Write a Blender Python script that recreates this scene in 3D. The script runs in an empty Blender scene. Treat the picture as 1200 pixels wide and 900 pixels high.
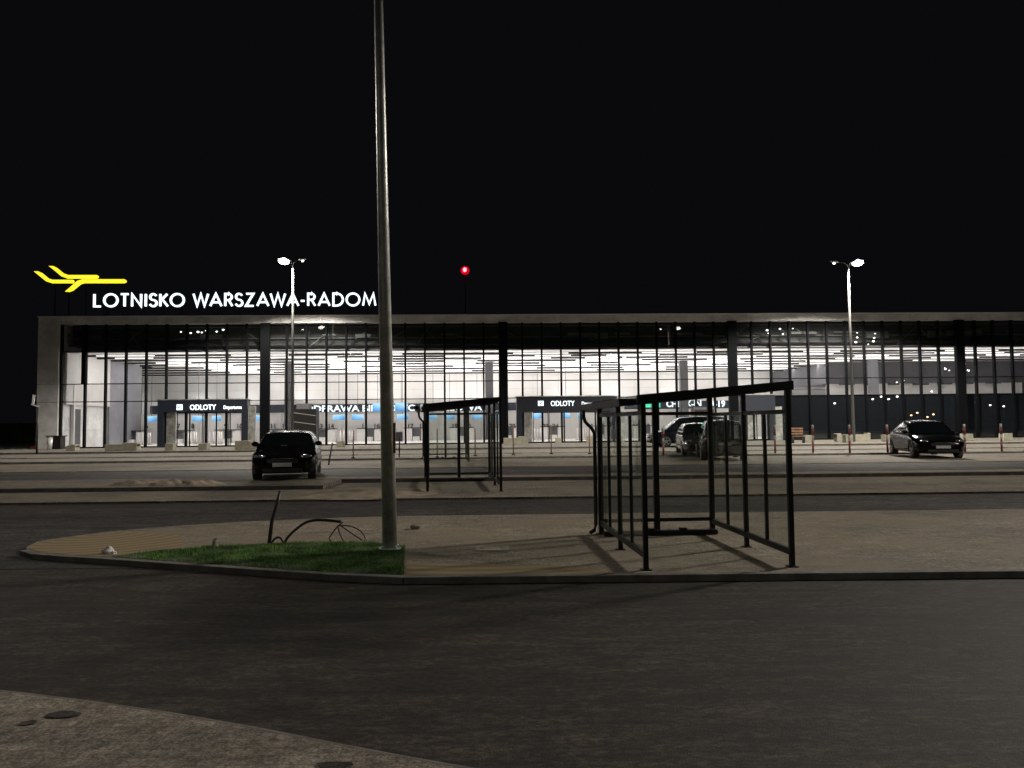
import bpy, bmesh, math, random
from mathutils import Vector, Matrix, Quaternion
R = math.radians
rnd = random.Random(7)
scene = bpy.context.scene
col = scene.collection

# ------------------------------------------------------------------ camera
W0, H0, F = 1200.0, 900.0, 900.0
cam_d = bpy.data.cameras.new('camera'); cam = bpy.data.objects.new('camera', cam_d); col.objects.link(cam)
cam_d.sensor_width = 36; cam_d.lens = 27; cam_d.clip_end = 3000; cam_d.clip_start = 0.05
EYE = Vector((0, 0, 1.7))
PITCH = math.atan(46/900.0)
MW = Matrix.Translation(EYE) @ Matrix.Rotation(R(90)+PITCH, 4, 'X') @ Matrix.Rotation(R(-0.6), 4, 'Z')
cam.matrix_world = MW
scene.camera = cam

def ray(px, py):
    return MW.to_3x3() @ Vector(((px-W0/2)/F, -(py-H0/2)/F, -1.0))
def at(px, py, z=0.0):
    d = ray(px, py); t = (z-EYE.z)/d.z
    return EYE + d*t
def atY(px, py, Y):
    d = ray(px, py); t = (Y-EYE.y)/d.y
    return EYE + d*t

# ------------------------------------------------------------------ materials
MATS = {}
def nodes_of(name):
    m = bpy.data.materials.new(name); m.use_nodes = True
    nt = m.node_tree; return m, nt, nt.nodes['Principled BSDF']
def mat(name, c, rough=0.6, metal=0.0, var=0.0, scale=8.0, bump=0.0, bscale=60.0, emit=None, estr=0.0, coat=0.0, spec=0.5, c2=None, detail=6.0, coords='Object'):
    m, nt, b = nodes_of(name)
    b.inputs['Base Color'].default_value = (*c, 1); b.inputs['Roughness'].default_value = rough
    b.inputs['Metallic'].default_value = metal; b.inputs['Coat Weight'].default_value = coat
    b.inputs['Coat Roughness'].default_value = 0.04
    b.inputs['Specular IOR Level'].default_value = spec
    if emit: b.inputs['Emission Color'].default_value = (*emit, 1); b.inputs['Emission Strength'].default_value = estr
    N, L = nt.nodes, nt.links
    tc = N.new('ShaderNodeTexCoord')
    if var > 0 or c2:
        n = N.new('ShaderNodeTexNoise'); n.inputs['Scale'].default_value = scale; n.inputs['Detail'].default_value = detail
        n.inputs['Roughness'].default_value = 0.65
        L.new(tc.outputs[coords], n.inputs['Vector'])
        r = N.new('ShaderNodeValToRGB'); L.new(n.outputs['Fac'], r.inputs['Fac'])
        a = [max(0, x*(1-var)) for x in c]; d = [min(1, x*(1+var)) for x in (c2 or c)]
        r.color_ramp.elements[0].position = 0.36; r.color_ramp.elements[1].position = 0.64
        r.color_ramp.elements[0].color = (*a, 1); r.color_ramp.elements[1].color = (*d, 1)
        L.new(r.outputs['Color'], b.inputs['Base Color'])
    if bump > 0:
        n2 = N.new('ShaderNodeTexNoise'); n2.inputs['Scale'].default_value = bscale; n2.inputs['Detail'].default_value = 4
        L.new(tc.outputs[coords], n2.inputs['Vector'])
        bp = N.new('ShaderNodeBump'); bp.inputs['Strength'].default_value = bump; bp.inputs['Distance'].default_value = 0.02
        L.new(n2.outputs['Fac'], bp.inputs['Height']); L.new(bp.outputs['Normal'], b.inputs['Normal'])
    MATS[name] = m
    return m

def paving_mat(name, c, dark, bw=0.2, bh=0.1, var=0.25, sand=None, mortar=0.006, stain=0.5):
    m, nt, b = nodes_of(name); N, L = nt.nodes, nt.links
    b.inputs['Roughness'].default_value = 0.85; b.inputs['Specular IOR Level'].default_value = 0.25
    tc = N.new('ShaderNodeTexCoord')
    br = N.new('ShaderNodeTexBrick'); br.inputs['Scale'].default_value = 1.0
    br.inputs['Brick Width'].default_value = bw; br.inputs['Row Height'].default_value = bh
    br.inputs['Mortar Size'].default_value = mortar; br.inputs['Color1'].default_value = (*c, 1)
    br.inputs['Color2'].default_value = (*[x*(1-var) for x in c], 1); br.inputs['Mortar'].default_value = (*dark, 1)
    L.new(tc.outputs['Object'], br.inputs['Vector'])
    def noise(scale, lo, hi, ca, cb, prev, typ='MULTIPLY', fac=1.0, stretch=None):
        n = N.new('ShaderNodeTexNoise'); n.inputs['Scale'].default_value = scale; n.inputs['Detail'].default_value = 7; n.inputs['Roughness'].default_value = 0.7
        if stretch:
            mp = N.new('ShaderNodeMapping'); mp.inputs['Scale'].default_value = stretch
            L.new(tc.outputs['Object'], mp.inputs['Vector']); L.new(mp.outputs['Vector'], n.inputs['Vector'])
        else: L.new(tc.outputs['Object'], n.inputs['Vector'])
        r = N.new('ShaderNodeValToRGB'); L.new(n.outputs['Fac'], r.inputs['Fac'])
        r.color_ramp.elements[0].position = lo; r.color_ramp.elements[1].position = hi
        r.color_ramp.elements[0].color = (*ca, 1); r.color_ramp.elements[1].color = (*cb, 1)
        mx = N.new('ShaderNodeMixRGB'); mx.blend_type = typ; mx.inputs['Fac'].default_value = fac
        L.new(prev, mx.inputs['Color1']); L.new(r.outputs['Color'], mx.inputs['Color2'])
        return mx.outputs['Color'], r
    out = br.outputs['Color']
    out, _ = noise(0.45, 0.38, 0.66, (1-stain*0.7,)*3, (1.1, 1.08, 1.02), out, stretch=(0.5, 1.2, 1))
    out, _ = noise(3.5, 0.35, 0.65, (1-stain*0.5,)*3, (1.1,)*3, out)
    out, _ = noise(18, 0.38, 0.62, (0.62,)*3, (1.3,)*3, out)
    out, _ = noise(70, 0.38, 0.62, (0.5,)*3, (1.45,)*3, out)
    if sand:
        n = N.new('ShaderNodeTexNoise'); n.inputs['Scale'].default_value = 0.6; n.inputs['Detail'].default_value = 8
        L.new(tc.outputs['Object'], n.inputs['Vector'])
        r = N.new('ShaderNodeValToRGB'); r.color_ramp.elements[0].position = 0.45; r.color_ramp.elements[1].position = 0.62
        r.color_ramp.elements[0].color = (0, 0, 0, 1); r.color_ramp.elements[1].color = (0.65,)*3+(1,)
        L.new(n.outputs['Fac'], r.inputs['Fac'])
        mx = N.new('ShaderNodeMixRGB'); L.new(r.outputs['Color'], mx.inputs['Fac']); L.new(out, mx.inputs['Color1'])
        mx.inputs['Color2'].default_value = (*sand, 1); out = mx.outputs['Color']
    L.new(out, b.inputs['Base Color'])
    n2 = N.new('ShaderNodeTexNoise'); n2.inputs['Scale'].default_value = 45; n2.inputs['Detail'].default_value = 5
    L.new(tc.outputs['Object'], n2.inputs['Vector'])
    mb = N.new('ShaderNodeMath'); mb.operation = 'MULTIPLY_ADD'; mb.inputs[1].default_value = -0.8
    L.new(br.outputs['Fac'], mb.inputs[0]); L.new(n2.outputs['Fac'], mb.inputs[2])
    bp = N.new('ShaderNodeBump'); bp.inputs['Strength'].default_value = 0.4; bp.inputs['Distance'].default_value = 0.01
    L.new(mb.outputs[0], bp.inputs['Height']); L.new(bp.outputs['Normal'], b.inputs['Normal'])
    MATS[name] = m; return m

def asphalt_mat(name, c, tint=(1, 1, 1), seed=0):
    m, nt, b = nodes_of(name); N, L = nt.nodes, nt.links
    b.inputs['Roughness'].default_value = 0.8; b.inputs['Specular IOR Level'].default_value = 0.3
    tc = N.new('ShaderNodeTexCoord'); prev = None
    for sc, st, lo, hi, a, d in ((0.3, (0.35, 1.4, 1), 0.38, 0.62, 0.6, 1.45), (1.7, (0.35, 1.5, 1), 0.36, 0.66, 0.62, 1.45), (7, (0.35, 1.1, 1), 0.38, 0.64, 0.45, 1.75), (26, (0.6, 1, 1), 0.38, 0.62, 0.35, 2.0), (90, (1, 1, 1), 0.38, 0.64, 0.35, 2.1)):
        mp = N.new('ShaderNodeMapping'); mp.inputs['Scale'].default_value = st; mp.inputs['Location'].default_value = (seed*3.1, seed*1.7, 0)
        n = N.new('ShaderNodeTexNoise'); n.inputs['Scale'].default_value = sc; n.inputs['Detail'].default_value = 6; n.inputs['Roughness'].default_value = 0.7
        L.new(tc.outputs['Object'], mp.inputs['Vector']); L.new(mp.outputs['Vector'], n.inputs['Vector'])
        r = N.new('ShaderNodeValToRGB'); L.new(n.outputs['Fac'], r.inputs['Fac'])
        r.color_ramp.elements[0].position = lo; r.color_ramp.elements[1].position = hi
        r.color_ramp.elements[0].color = (a, a, a, 1); r.color_ramp.elements[1].color = (d, d*0.98, d*0.95, 1)
        mx = N.new('ShaderNodeMixRGB'); mx.blend_type = 'MULTIPLY'; mx.inputs['Fac'].default_value = 1
        if prev is None: mx.inputs['Color1'].default_value = (*[x*y for x, y in zip(c, tint)], 1)
        else: L.new(prev, mx.inputs['Color1'])
        L.new(r.outputs['Color'], mx.inputs['Color2']); prev = mx.outputs['Color']; last = n
    L.new(prev, b.inputs['Base Color'])
    bp = N.new('ShaderNodeBump'); bp.inputs['Strength'].default_value = 0.8; bp.inputs['Distance'].default_value = 0.01
    L.new(last.outputs['Fac'], bp.inputs['Height']); L.new(bp.outputs['Normal'], b.inputs['Normal'])
    MATS[name] = m; return m

def glass_mat(name, tint, refl=0.12, fk=1.6, dirt=0.03, dcol=(0.4, 0.42, 0.4), rough=0.0, streak=False):
    m = bpy.data.materials.new(name); m.use_nodes = True; nt = m.node_tree; N, L = nt.nodes, nt.links
    N.clear(); out = N.new('ShaderNodeOutputMaterial')
    tr = N.new('ShaderNodeBsdfTransparent'); tr.inputs['Color'].default_value = (*tint, 1)
    gl = N.new('ShaderNodeBsdfGlossy'); gl.inputs['Roughness'].default_value = rough
    df = N.new('ShaderNodeBsdfDiffuse'); df.inputs['Color'].default_value = (*dcol, 1)
    lw = N.new('ShaderNodeLayerWeight'); lw.inputs['Blend'].default_value = 0.5
    pw = N.new('ShaderNodeMath'); pw.operation = 'POWER'; pw.inputs[1].default_value = 5; L.new(lw.outputs['Facing'], pw.inputs[0])
    ad = N.new('ShaderNodeMath'); ad.operation = 'MULTIPLY_ADD'; ad.inputs[1].default_value = fk; ad.inputs[2].default_value = refl+0.05; ad.use_clamp = True
    L.new(pw.outputs[0], ad.inputs[0])
    m1 = N.new('ShaderNodeMixShader'); L.new(ad.outputs[0], m1.inputs['Fac']); L.new(tr.outputs[0], m1.inputs[1]); L.new(gl.outputs[0], m1.inputs[2])
    m2 = N.new('ShaderNodeMixShader'); m2.inputs['Fac'].default_value = dirt
    if streak:
        tc = N.new('ShaderNodeTexCoord'); mp = N.new('ShaderNodeMapping'); mp.inputs['Scale'].default_value = (6, 6, 0.7)
        n = N.new('ShaderNodeTexNoise'); n.inputs['Scale'].default_value = 1.5; n.inputs['Detail'].default_value = 5
        L.new(tc.outputs['Object'], mp.inputs['Vector']); L.new(mp.outputs['Vector'], n.inputs['Vector'])
        r = N.new('ShaderNodeMapRange'); r.inputs['From Min'].default_value = 0.35; r.inputs['From Max'].default_value = 0.7
        r.inputs['To Min'].default_value = dirt*0.4; r.inputs['To Max'].default_value = dirt*2.0
        L.new(n.outputs['Fac'], r.inputs['Value']); L.new(r.outputs[0], m2.inputs['Fac'])
    L.new(m1.outputs[0], m2.inputs[1]); L.new(df.outputs[0], m2.inputs[2]); L.new(m2.outputs[0], out.inputs['Surface'])
    MATS[name] = m; return m

mat('black_metal', (0.010, 0.0105, 0.012), 0.45, 0.1, var=0.3, scale=4, spec=0.4)
mat('dark_frame', (0.004, 0.0045, 0.006), 0.8, 0.0, spec=0.08)
mat('steel', (0.42, 0.42, 0.40), 0.42, 0.75, var=0.35, scale=3, bump=0.1, bscale=30)
mat('galvanised', (0.50, 0.51, 0.48), 0.42, 0.55, var=0.25, scale=6, bump=0.15, bscale=40)
mat('lamp_pole', (0.13, 0.13, 0.125), 0.6, 0.2)
mat('rust', (0.2, 0.11, 0.06), 0.8)
mat('cladding', (0.66, 0.655, 0.64), 0.45, 0.2, var=0.2, scale=0.8)
mat('cladding_edge', (0.8, 0.8, 0.78), 0.4, 0.3)
mat('white_wall', (0.74, 0.72, 0.70), 0.7, var=0.03, scale=0.5)
mat('grey_panel', (0.56, 0.54, 0.525), 0.6, var=0.06, scale=0.7)
mat('panel_joint', (0.25, 0.25, 0.25), 0.8)
mat('ceiling_white', (0.84, 0.80, 0.78), 0.7, var=0.06, scale=0.6)
mat('ceiling_dark', (0.035, 0.036, 0.04), 0.8, var=0.3, scale=1)
mat('plenum_steel', (0.12, 0.125, 0.13), 0.6, 0.2)
mat('bulkhead', (0.17, 0.17, 0.19), 0.6, var=0.15, scale=0.7)
mat('mezzanine_grey', (0.085, 0.085, 0.095), 0.6, var=0.15, scale=0.7)
mat('dark_glass', (0.010, 0.012, 0.015), 0.0, 0.0, spec=1.0)
mat('interior_floor', (0.62, 0.60, 0.58), 0.3, var=0.1, scale=0.8)
mat('interior_dark', (0.05, 0.05, 0.055), 0.6)
mat('counter_white', (0.7, 0.68, 0.66), 0.5)
mat('counter_black', (0.03, 0.03, 0.035), 0.4)
mat('sign_band', (0.014, 0.018, 0.030), 0.4)
mat('letter_white', (0.8, 0.8, 0.8), 0.5, emit=(0.86, 0.95, 1.0), estr=1.5)
mat('letter_soft', (0.8, 0.8, 0.8), 0.5, emit=(0.75, 0.92, 1.0), estr=1.0)
mat('logo_yellow', (0.8, 0.7, 0.1), 0.5, emit=(1.0, 0.86, 0.03), estr=1.15)
mat('green_sign', (0.05, 0.4, 0.25), 0.5, emit=(0.06, 0.75, 0.45), estr=0.7)
mat('digit', (0.05, 0.05, 0.06), 0.6)
mat('strip_light', (0.9, 0.9, 0.9), 0.5, emit=(1.0, 0.97, 0.93), estr=1.1)
mat('lens', (0.9, 0.9, 0.9), 0.4, emit=(1.0, 0.97, 0.9), estr=14)
mat('spot_lens', (0.9, 0.9, 0.9), 0.4, emit=(1.0, 0.98, 0.92), estr=2.5)
mat('lens_far', (0.9, 0.9, 0.9), 0.4, emit=(1.0, 0.97, 0.9), estr=60)
mat('lens_warm', (0.9, 0.8, 0.6), 0.4, emit=(1.0, 0.6, 0.28), estr=40)
mat('lens_red', (0.4, 0.0, 0.0), 0.4, emit=(1.0, 0.0, 0.02), estr=0.75)
mat('lens_red_core', (0.9, 0.4, 0.4), 0.4, emit=(1.0, 0.3, 0.35), estr=2.5)
mat('concrete_block', (0.36, 0.34, 0.27), 0.9, var=0.18, scale=3, bump=0.3)
mat('kerb_stone', (0.15, 0.14, 0.125), 0.85, var=0.3, scale=4, bump=0.2)
mat('stone', (0.8, 0.8, 0.78), 0.9, var=0.3, scale=12, bump=0.5)
mat('stone_brown', (0.2, 0.17, 0.14), 0.9, var=0.3, scale=12, bump=0.5)
mat('sand', (0.26, 0.21, 0.155), 0.95, var=0.35, scale=2.5, bump=0.8, bscale=14)
mat('cable', (0.012, 0.012, 0.012), 0.45)
mat('paint_red', (0.16, 0.018, 0.018), 0.5)
mat('paint_white', (0.35, 0.33, 0.31), 0.5)
mat('sign_white', (0.75, 0.75, 0.75), 0.5)
mat('sign_black', (0.008, 0.008, 0.009), 0.5)
mat('wood', (0.28, 0.15, 0.08), 0.6, var=0.3, scale=5)
mat('car_paint', (0.003, 0.003, 0.0035), 0.14, 0.0, coat=0.12, spec=0.12)
mat('car_navy', (0.004, 0.005, 0.010), 0.2, 0.0, coat=0.2, spec=0.2)
mat('car_grey', (0.025, 0.026, 0.028), 0.22, 0.4, coat=1.0)
mat('car_glass', (0.004, 0.005, 0.006), 0.03, 0.0, coat=0.6)
mat('tyre', (0.012, 0.012, 0.012), 0.8)
mat('rim', (0.25, 0.25, 0.26), 0.3, 0.9)
mat('chrome', (0.7, 0.7, 0.7), 0.15, 1.0)
mat('lamp_glass', (0.12, 0.12, 0.13), 0.06, 0.5, coat=1)
mat('tail_red', (0.16, 0.008, 0.008), 0.15, coat=1)
mat('plate_dim', (0.12, 0.12, 0.12), 0.6)
mat('plate', (0.42, 0.44, 0.45), 0.5)
mat('grass_blade', (0.075, 0.17, 0.045), 0.8, var=0.4, scale=3, c2=(0.14, 0.25, 0.07), spec=0.15)
mat('soil', (0.04, 0.06, 0.025), 0.95, var=0.4, scale=3)
mat('far_land', (0.03, 0.032, 0.03), 0.95, var=0.3, scale=0.1)
mat('hedge', (0.05, 0.06, 0.04), 0.9, var=0.4, scale=1.0)
paving_mat('paving_near', (0.40, 0.345, 0.28), (0.25, 0.215, 0.175), sand=(0.27, 0.22, 0.16))
paving_mat('paving_mid', (0.32, 0.285, 0.24), (0.12, 0.11, 0.10), sand=(0.25, 0.205, 0.15), stain=0.6)
paving_mat('paving_far', (0.46, 0.43, 0.39), (0.17, 0.16, 0.15), sand=(0.27, 0.24, 0.19), stain=0.55)
paving_mat('paving_slab', (0.40, 0.35, 0.29), (0.29, 0.25, 0.21), bw=0.2, bh=0.1, stain=0.7)
asphalt_mat('asphalt', (0.0185, 0.0158, 0.0135))
asphalt_mat('asphalt_shade_stain', (0.0145, 0.0128, 0.0115), seed=4)  # darker tone for the painted kerb shadow, also the pavement stains
asphalt_mat('asphalt_mid', (0.028, 0.027, 0.028), seed=9)
glass_mat('facade_glass', (0.86, 0.88, 0.88), refl=0.03, dirt=0.01)
glass_mat('shelter_glass', (0.90, 0.93, 0.91), refl=0.0, fk=0.85, dirt=0.06, dcol=(0.33, 0.36, 0.31), streak=True)
glass_mat('roof_glass', (0.94, 0.95, 0.94), refl=0.0, fk=0.6, dirt=0.03, dcol=(0.2, 0.2, 0.19))
glass_mat('door_glass', (0.88, 0.9, 0.9), refl=0.03, dirt=0.02)

def tactile():
    m, nt, b = nodes_of('tactile'); N, L = nt.nodes, nt.links
    b.inputs['Roughness'].default_value = 0.9
    tc = N.new('ShaderNodeTexCoord'); w = N.new('ShaderNodeTexWave'); w.wave_type = 'RINGS'; w.rings_direction = 'SPHERICAL'
    w.inputs['Scale'].default_value = 1.3; w.inputs['Distortion'].default_value = 0.6; w.inputs['Detail'].default_value = 3
    L.new(tc.outputs['Object'], w.inputs['Vector'])
    r = N.new('ShaderNodeValToRGB'); L.new(w.outputs['Fac'], r.inputs['Fac'])
    r.color_ramp.elements[0].position = 0.25; r.color_ramp.elements[1].position = 0.7
    r.color_ramp.elements[0].color = (0.19, 0.13, 0.055, 1); r.color_ramp.elements[1].color = (0.36, 0.25, 0.10, 1)
    n = N.new('ShaderNodeTexNoise'); n.inputs['Scale'].default_value = 5; n.inputs['Detail'].default_value = 8
    L.new(tc.outputs['Object'], n.inputs['Vector'])
    mx = N.new('ShaderNodeMixRGB'); L.new(n.outputs['Fac'], mx.inputs['Fac']); L.new(r.outputs['Color'], mx.inputs['Color1'])
    mx.inputs['Color2'].default_value = (0.24, 0.19, 0.12, 1); L.new(mx.outputs['Color'], b.inputs['Base Color'])
    MATS['tactile'] = m
tactile()
def screen_mat(name, flip):
    m, nt, b = nodes_of(name); N, L = nt.nodes, nt.links
    tc = N.new('ShaderNodeTexCoord'); mp = N.new('ShaderNodeMapping'); mp.inputs['Rotation'].default_value = (0, R(18 if flip else -14), 0)
    n = N.new('ShaderNodeTexNoise'); n.inputs['Scale'].default_value = 1.3
    L.new(tc.outputs['Object'], mp.inputs['Vector'])
    s = N.new('ShaderNodeSeparateXYZ'); L.new(mp.outputs['Vector'], s.inputs[0]); L.new(mp.outputs['Vector'], n.inputs['Vector'])
    ad = N.new('ShaderNodeMath'); ad.operation = 'MULTIPLY_ADD'; ad.inputs[1].default_value = 1.8
    L.new(s.outputs['Z'], ad.inputs[0]); L.new(n.outputs['Fac'], ad.inputs[2])
    r = N.new('ShaderNodeValToRGB'); L.new(ad.outputs[0], r.inputs['Fac'])
    r.color_ramp.elements[0].position = 0.1; r.color_ramp.elements[1].position = 0.75
    r.color_ramp.elements[0].color = (0.05, 0.28, 0.7, 1); r.color_ramp.elements[1].color = (0.6, 0.88, 1, 1)
    e = r.color_ramp.elements.new(0.4); e.color = (0.16, 0.55, 0.9, 1)
    L.new(r.outputs['Color'], b.inputs['Emission Color']); b.inputs['Emission Strength'].default_value = 0.95
    b.inputs['Base Color'].default_value = (0.05, 0.1, 0.2, 1)
    MATS[name] = m
screen_mat('screen_blue', False); screen_mat('screen_blue_tilt', True)

# ------------------------------------------------------------------ mesh helpers
class MB:
    def __init__(s): s.bm = bmesh.new()
    def poly(s, pts):
        vs = [s.bm.verts.new(p) for p in pts]
        try: s.bm.faces.new(vs)
        except ValueError: pass
        return s
    def box(s, c, d, rz=0.0, M=None):
        mt = Matrix.Translation(c) @ Matrix.Rotation(rz, 4, 'Z') @ Matrix.Diagonal((d[0], d[1], d[2], 1))
        if M is not None: mt = M @ mt
        bmesh.ops.create_cube(s.bm, size=1.0, matrix=mt); return s
    def bb(s, x0, x1, y0, y1, z0, z1):
        return s.box(((x0+x1)/2, (y0+y1)/2, (z0+z1)/2), (abs(x1-x0), abs(y1-y0), abs(z1-z0)))
    def tube(s, pts, r, n=10, r2=None, cap=True):
        pts = [Vector(p) for p in pts]; rings = []
        for i, p in enumerate(pts):
            t = (pts[min(i+1, len(pts)-1)]-pts[max(i-1, 0)]).normalized()
            up = Vector((0, 0, 1)) if abs(t.z) < 0.95 else Vector((1, 0, 0))
            a = t.cross(up).normalized(); b = t.cross(a).normalized()
            k = i/(len(pts)-1) if len(pts) > 1 else 0
            rr = r if r2 is None else r+(r2-r)*k
            rings.append([s.bm.verts.new(p+a*math.cos(2*math.pi*j/n)*rr+b*math.sin(2*math.pi*j/n)*rr) for j in range(n)])
        for i in range(len(rings)-1):
            for j in range(n):
                f = s.bm.faces.new((rings[i][j], rings[i][(j+1) % n], rings[i+1][(j+1) % n], rings[i+1][j])); f.smooth = True
        if cap:
            s.bm.faces.new(rings[0]); s.bm.faces.new(rings[-1])
        return s
    def beam(s, a, b, w, h):
        a = Vector(a); b = Vector(b); t = (b-a); L = t.length; t.normalize()
        up = Vector((0, 0, 1)) if abs(t.z) < 0.95 else Vector((0, 1, 0))
        x = t.cross(up).normalized(); z = x.cross(t).normalized()
        M = Matrix((x, t, z)).transposed().to_4x4(); M.translation = (a+b)/2
        bmesh.ops.create_cube(s.bm, size=1.0, matrix=M @ Matrix.Diagonal((w, L, h, 1))); return s
    def sphere(s, c, d, n=12, M=None):
        mt = Matrix.Translation(c) @ Matrix.Diagonal((*d, 1))
        if M is not None: mt = M @ mt
        g = bmesh.ops.create_uvsphere(s.bm, u_segments=n, v_segments=max(6, n//2+2), radius=0.5, matrix=mt)
        for v in g['verts']:
            for f in v.link_faces: f.smooth = True
        return s
    def prism(s, pts, z0, z1, f=None):
        """pts: 2D list (ccw). f maps (x,y,z)->3D"""
        f = f or (lambda x, y, z: (x, y, z)); n = len(pts)
        a = [s.bm.verts.new(f(x, y, z0)) for x, y in pts]; b = [s.bm.verts.new(f(x, y, z1)) for x, y in pts]
        try:
            s.bm.faces.new(a[::-1]); s.bm.faces.new(b)
            for i in range(n): s.bm.faces.new((a[i], a[(i+1) % n], b[(i+1) % n], b[i]))
        except ValueError: pass
        return s
    def build(s, name, m, parent=None, bevel=0.0, smooth=False, tri=False, loc=None, rot=None):
        bmesh.ops.recalc_face_normals(s.bm, faces=s.bm.faces[:])
        if tri: bmesh.ops.triangulate(s.bm, faces=[f for f in s.bm.faces if len(f.verts) > 4])
        me = bpy.data.meshes.new(name); s.bm.to_mesh(me); s.bm.free()
        if smooth:
            for p in me.polygons: p.use_smooth = True
        me.materials.append(MATS[m]); o = bpy.data.objects.new(name, me); col.objects.link(o)
        if parent is not None: o.parent = parent
        if loc is not None: o.location = loc
        if rot is not None: o.rotation_euler = rot
        if bevel > 0:
            md = o.modifiers.new('bevel', 'BEVEL'); md.width = bevel; md.segments = 2; md.limit_method = 'ANGLE'
        return o
def thing(name, label, cat, loc=(0, 0, 0), rz=0.0, group=None):
    o = bpy.data.objects.new(name, None); col.objects.link(o); o.empty_display_size = 0.2
    o.location = loc; o.rotation_euler = (0, 0, rz); o['label'] = label; o['category'] = cat
    if group: o['group'] = group
    return o
def tag(o, label, cat, group=None):
    o['label'] = label; o['category'] = cat
    if group: o['group'] = group
    return o
def structure(o, kind='structure'):
    o['kind'] = kind; return o
KIDS = {}
def copy_tree(o, parent=None, label=None):
    c = o.copy(); col.objects.link(c); c.parent = parent
    if label: c['label'] = label
    for ch in [x for x in bpy.data.objects if x.parent == o]:
        copy_tree(ch, c)
    return c

def text_mesh(s, size, depth=0.03, bold=0.0, spacing=1.0):
    cu = bpy.data.curves.new('t', 'FONT'); cu.body = s; cu.size = size; cu.extrude = depth/2; cu.offset = bold; cu.space_character = spacing
    cu.resolution_u = 3
    ob = bpy.data.objects.new('t', cu); col.objects.link(ob)
    bpy.context.view_layer.update()
    me = bpy.data.meshes.new_from_object(ob.evaluated_get(bpy.context.evaluated_depsgraph_get()))
    bpy.data.objects.remove(ob); bpy.data.curves.remove(cu)
    me.transform(Matrix.Rotation(R(90), 4, 'X'))
    return me
_m = text_mesh('H', 1.0, 0.02); CAPH = [max(v.co.z for v in _m.vertices)-min(v.co.z for v in _m.vertices)]
def text(s, x0, x1, y, z, cap, m, parent, name='lettering', depth=0.04, bold=0.0, spacing=1.0):
    """text in the parent's XZ plane, from x0 to x1 wide, facing -Y"""
    me = text_mesh(s, 1.0, 0.02, bold, spacing)
    xs = [v.co.x for v in me.vertices]; zs = [v.co.z for v in me.vertices]
    w = max(xs)-min(xs); hgt = CAPH[0]
    sx = (x1-x0)/w if x1 is not None else cap/hgt
    zmin = 0
    M = Matrix.Translation((x0, y, z)) @ Matrix.Diagonal((sx, depth/0.02, cap/hgt, 1)) @ Matrix.Translation((-min(xs), 0, -zmin))
    me.transform(M); me.materials.append(MATS[m])
    o = bpy.data.objects.new(name, me); col.objects.link(o); o.parent = parent
    return o

# stroke lettering (round geometric sans) for the roof sign
def arc(cx, cy, r, a0, a1, n=14, ry=None):
    ry = ry or r
    return [(cx+r*math.cos(R(a0+(a1-a0)*i/n)), cy+ry*math.sin(R(a0+(a1-a0)*i/n))) for i in range(n+1)]
GL = {
 'L': (0.48, [[(0, 1), (0, 0), (.48, 0)]]),
 'O': (1.0, [arc(.5, .5, .5, 0, 360, 32)]),
 'T': (0.56, [[(0, 1), (.56, 1)], [(.28, 1), (.28, 0)]]),
 'N': (0.68, [[(0, 0), (0, 1), (.68, 0), (.68, 1)]]),
 'I': (0.0, [[(0, 0), (0, 1)]]),
 'S': (0.5, [arc(.25, .755, .235, 25, 270, 14, .245)[:-1]+arc(.25, .255, .255, 90, -160, 14)]),
 'K': (0.56, [[(0, 0), (0, 1)], [(.52, 1), (.03, .47)], [(.14, .58), (.57, 0)]]),
 'W': (1.12, [[(0, 1), (.28, 0), (.56, 1), (.84, 0), (1.12, 1)]]),
 'A': (0.86, [[(0, 0), (.43, 1), (.86, 0)], [(.15, .3), (.71, .3)]]),
 'R': (0.52, [[(0, 0), (0, 1), (.24, 1)]+arc(.24, .745, .255, 90, -90, 10)+[(0.0, .49)], [(.26, .49), (.54, 0)]]),
 'Z': (0.58, [[(0.02, 1), (.56, 1), (0, 0), (.58, 0)]]),
 'D': (0.74, [[(0, -.0), (0, 1), (.24, 1)]+arc(.24, .5, .5, 90, -90, 16)+[(0, 0)]]),
 'M': (0.96, [[(0, 0), (.15, 1), (.48, .12), (.81, 1), (.96, 0)]]),
 '-': (0.28, [[(0, .4), (.28, .4)]]),
 ' ': (0.16, []),
}
def ribbon(mb, pts, w, y0, y1, f):
    closed = (Vector(pts[0])-Vector(pts[-1])).length < 1e-6
    P = [Vector(p) for p in pts]
    if closed: P = P[:-1]
    n = len(P); Lf, Rt = [], []
    for i in range(n):
        a = P[i-1] if (i > 0 or closed) else None; b = P[i]; c = P[(i+1) % n] if (i < n-1 or closed) else None
        d1 = (b-a).normalized() if a is not None else None; d2 = (c-b).normalized() if c is not None else None
        if d1 is None: d1 = d2; b2 = b
        if d2 is None: d2 = d1
        n1 = Vector((-d1.y, d1.x)); n2 = Vector((-d2.y, d2.x)); m_ = (n1+n2)
        if m_.length < 1e-4: m_ = n1
        m_.normalize(); k = min(1/max(m_.dot(n1), 0.3), 2.2)
        Lf.append(b+m_*w/2*k); Rt.append(b-m_*w/2*k)
    segs = range(n) if closed else range(n-1)
    for i in segs:
        j = (i+1) % n
        mb.prism([tuple(Lf[i]), tuple(Rt[i]), tuple(Rt[j]), tuple(Lf[j])], y0, y1, f)
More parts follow.
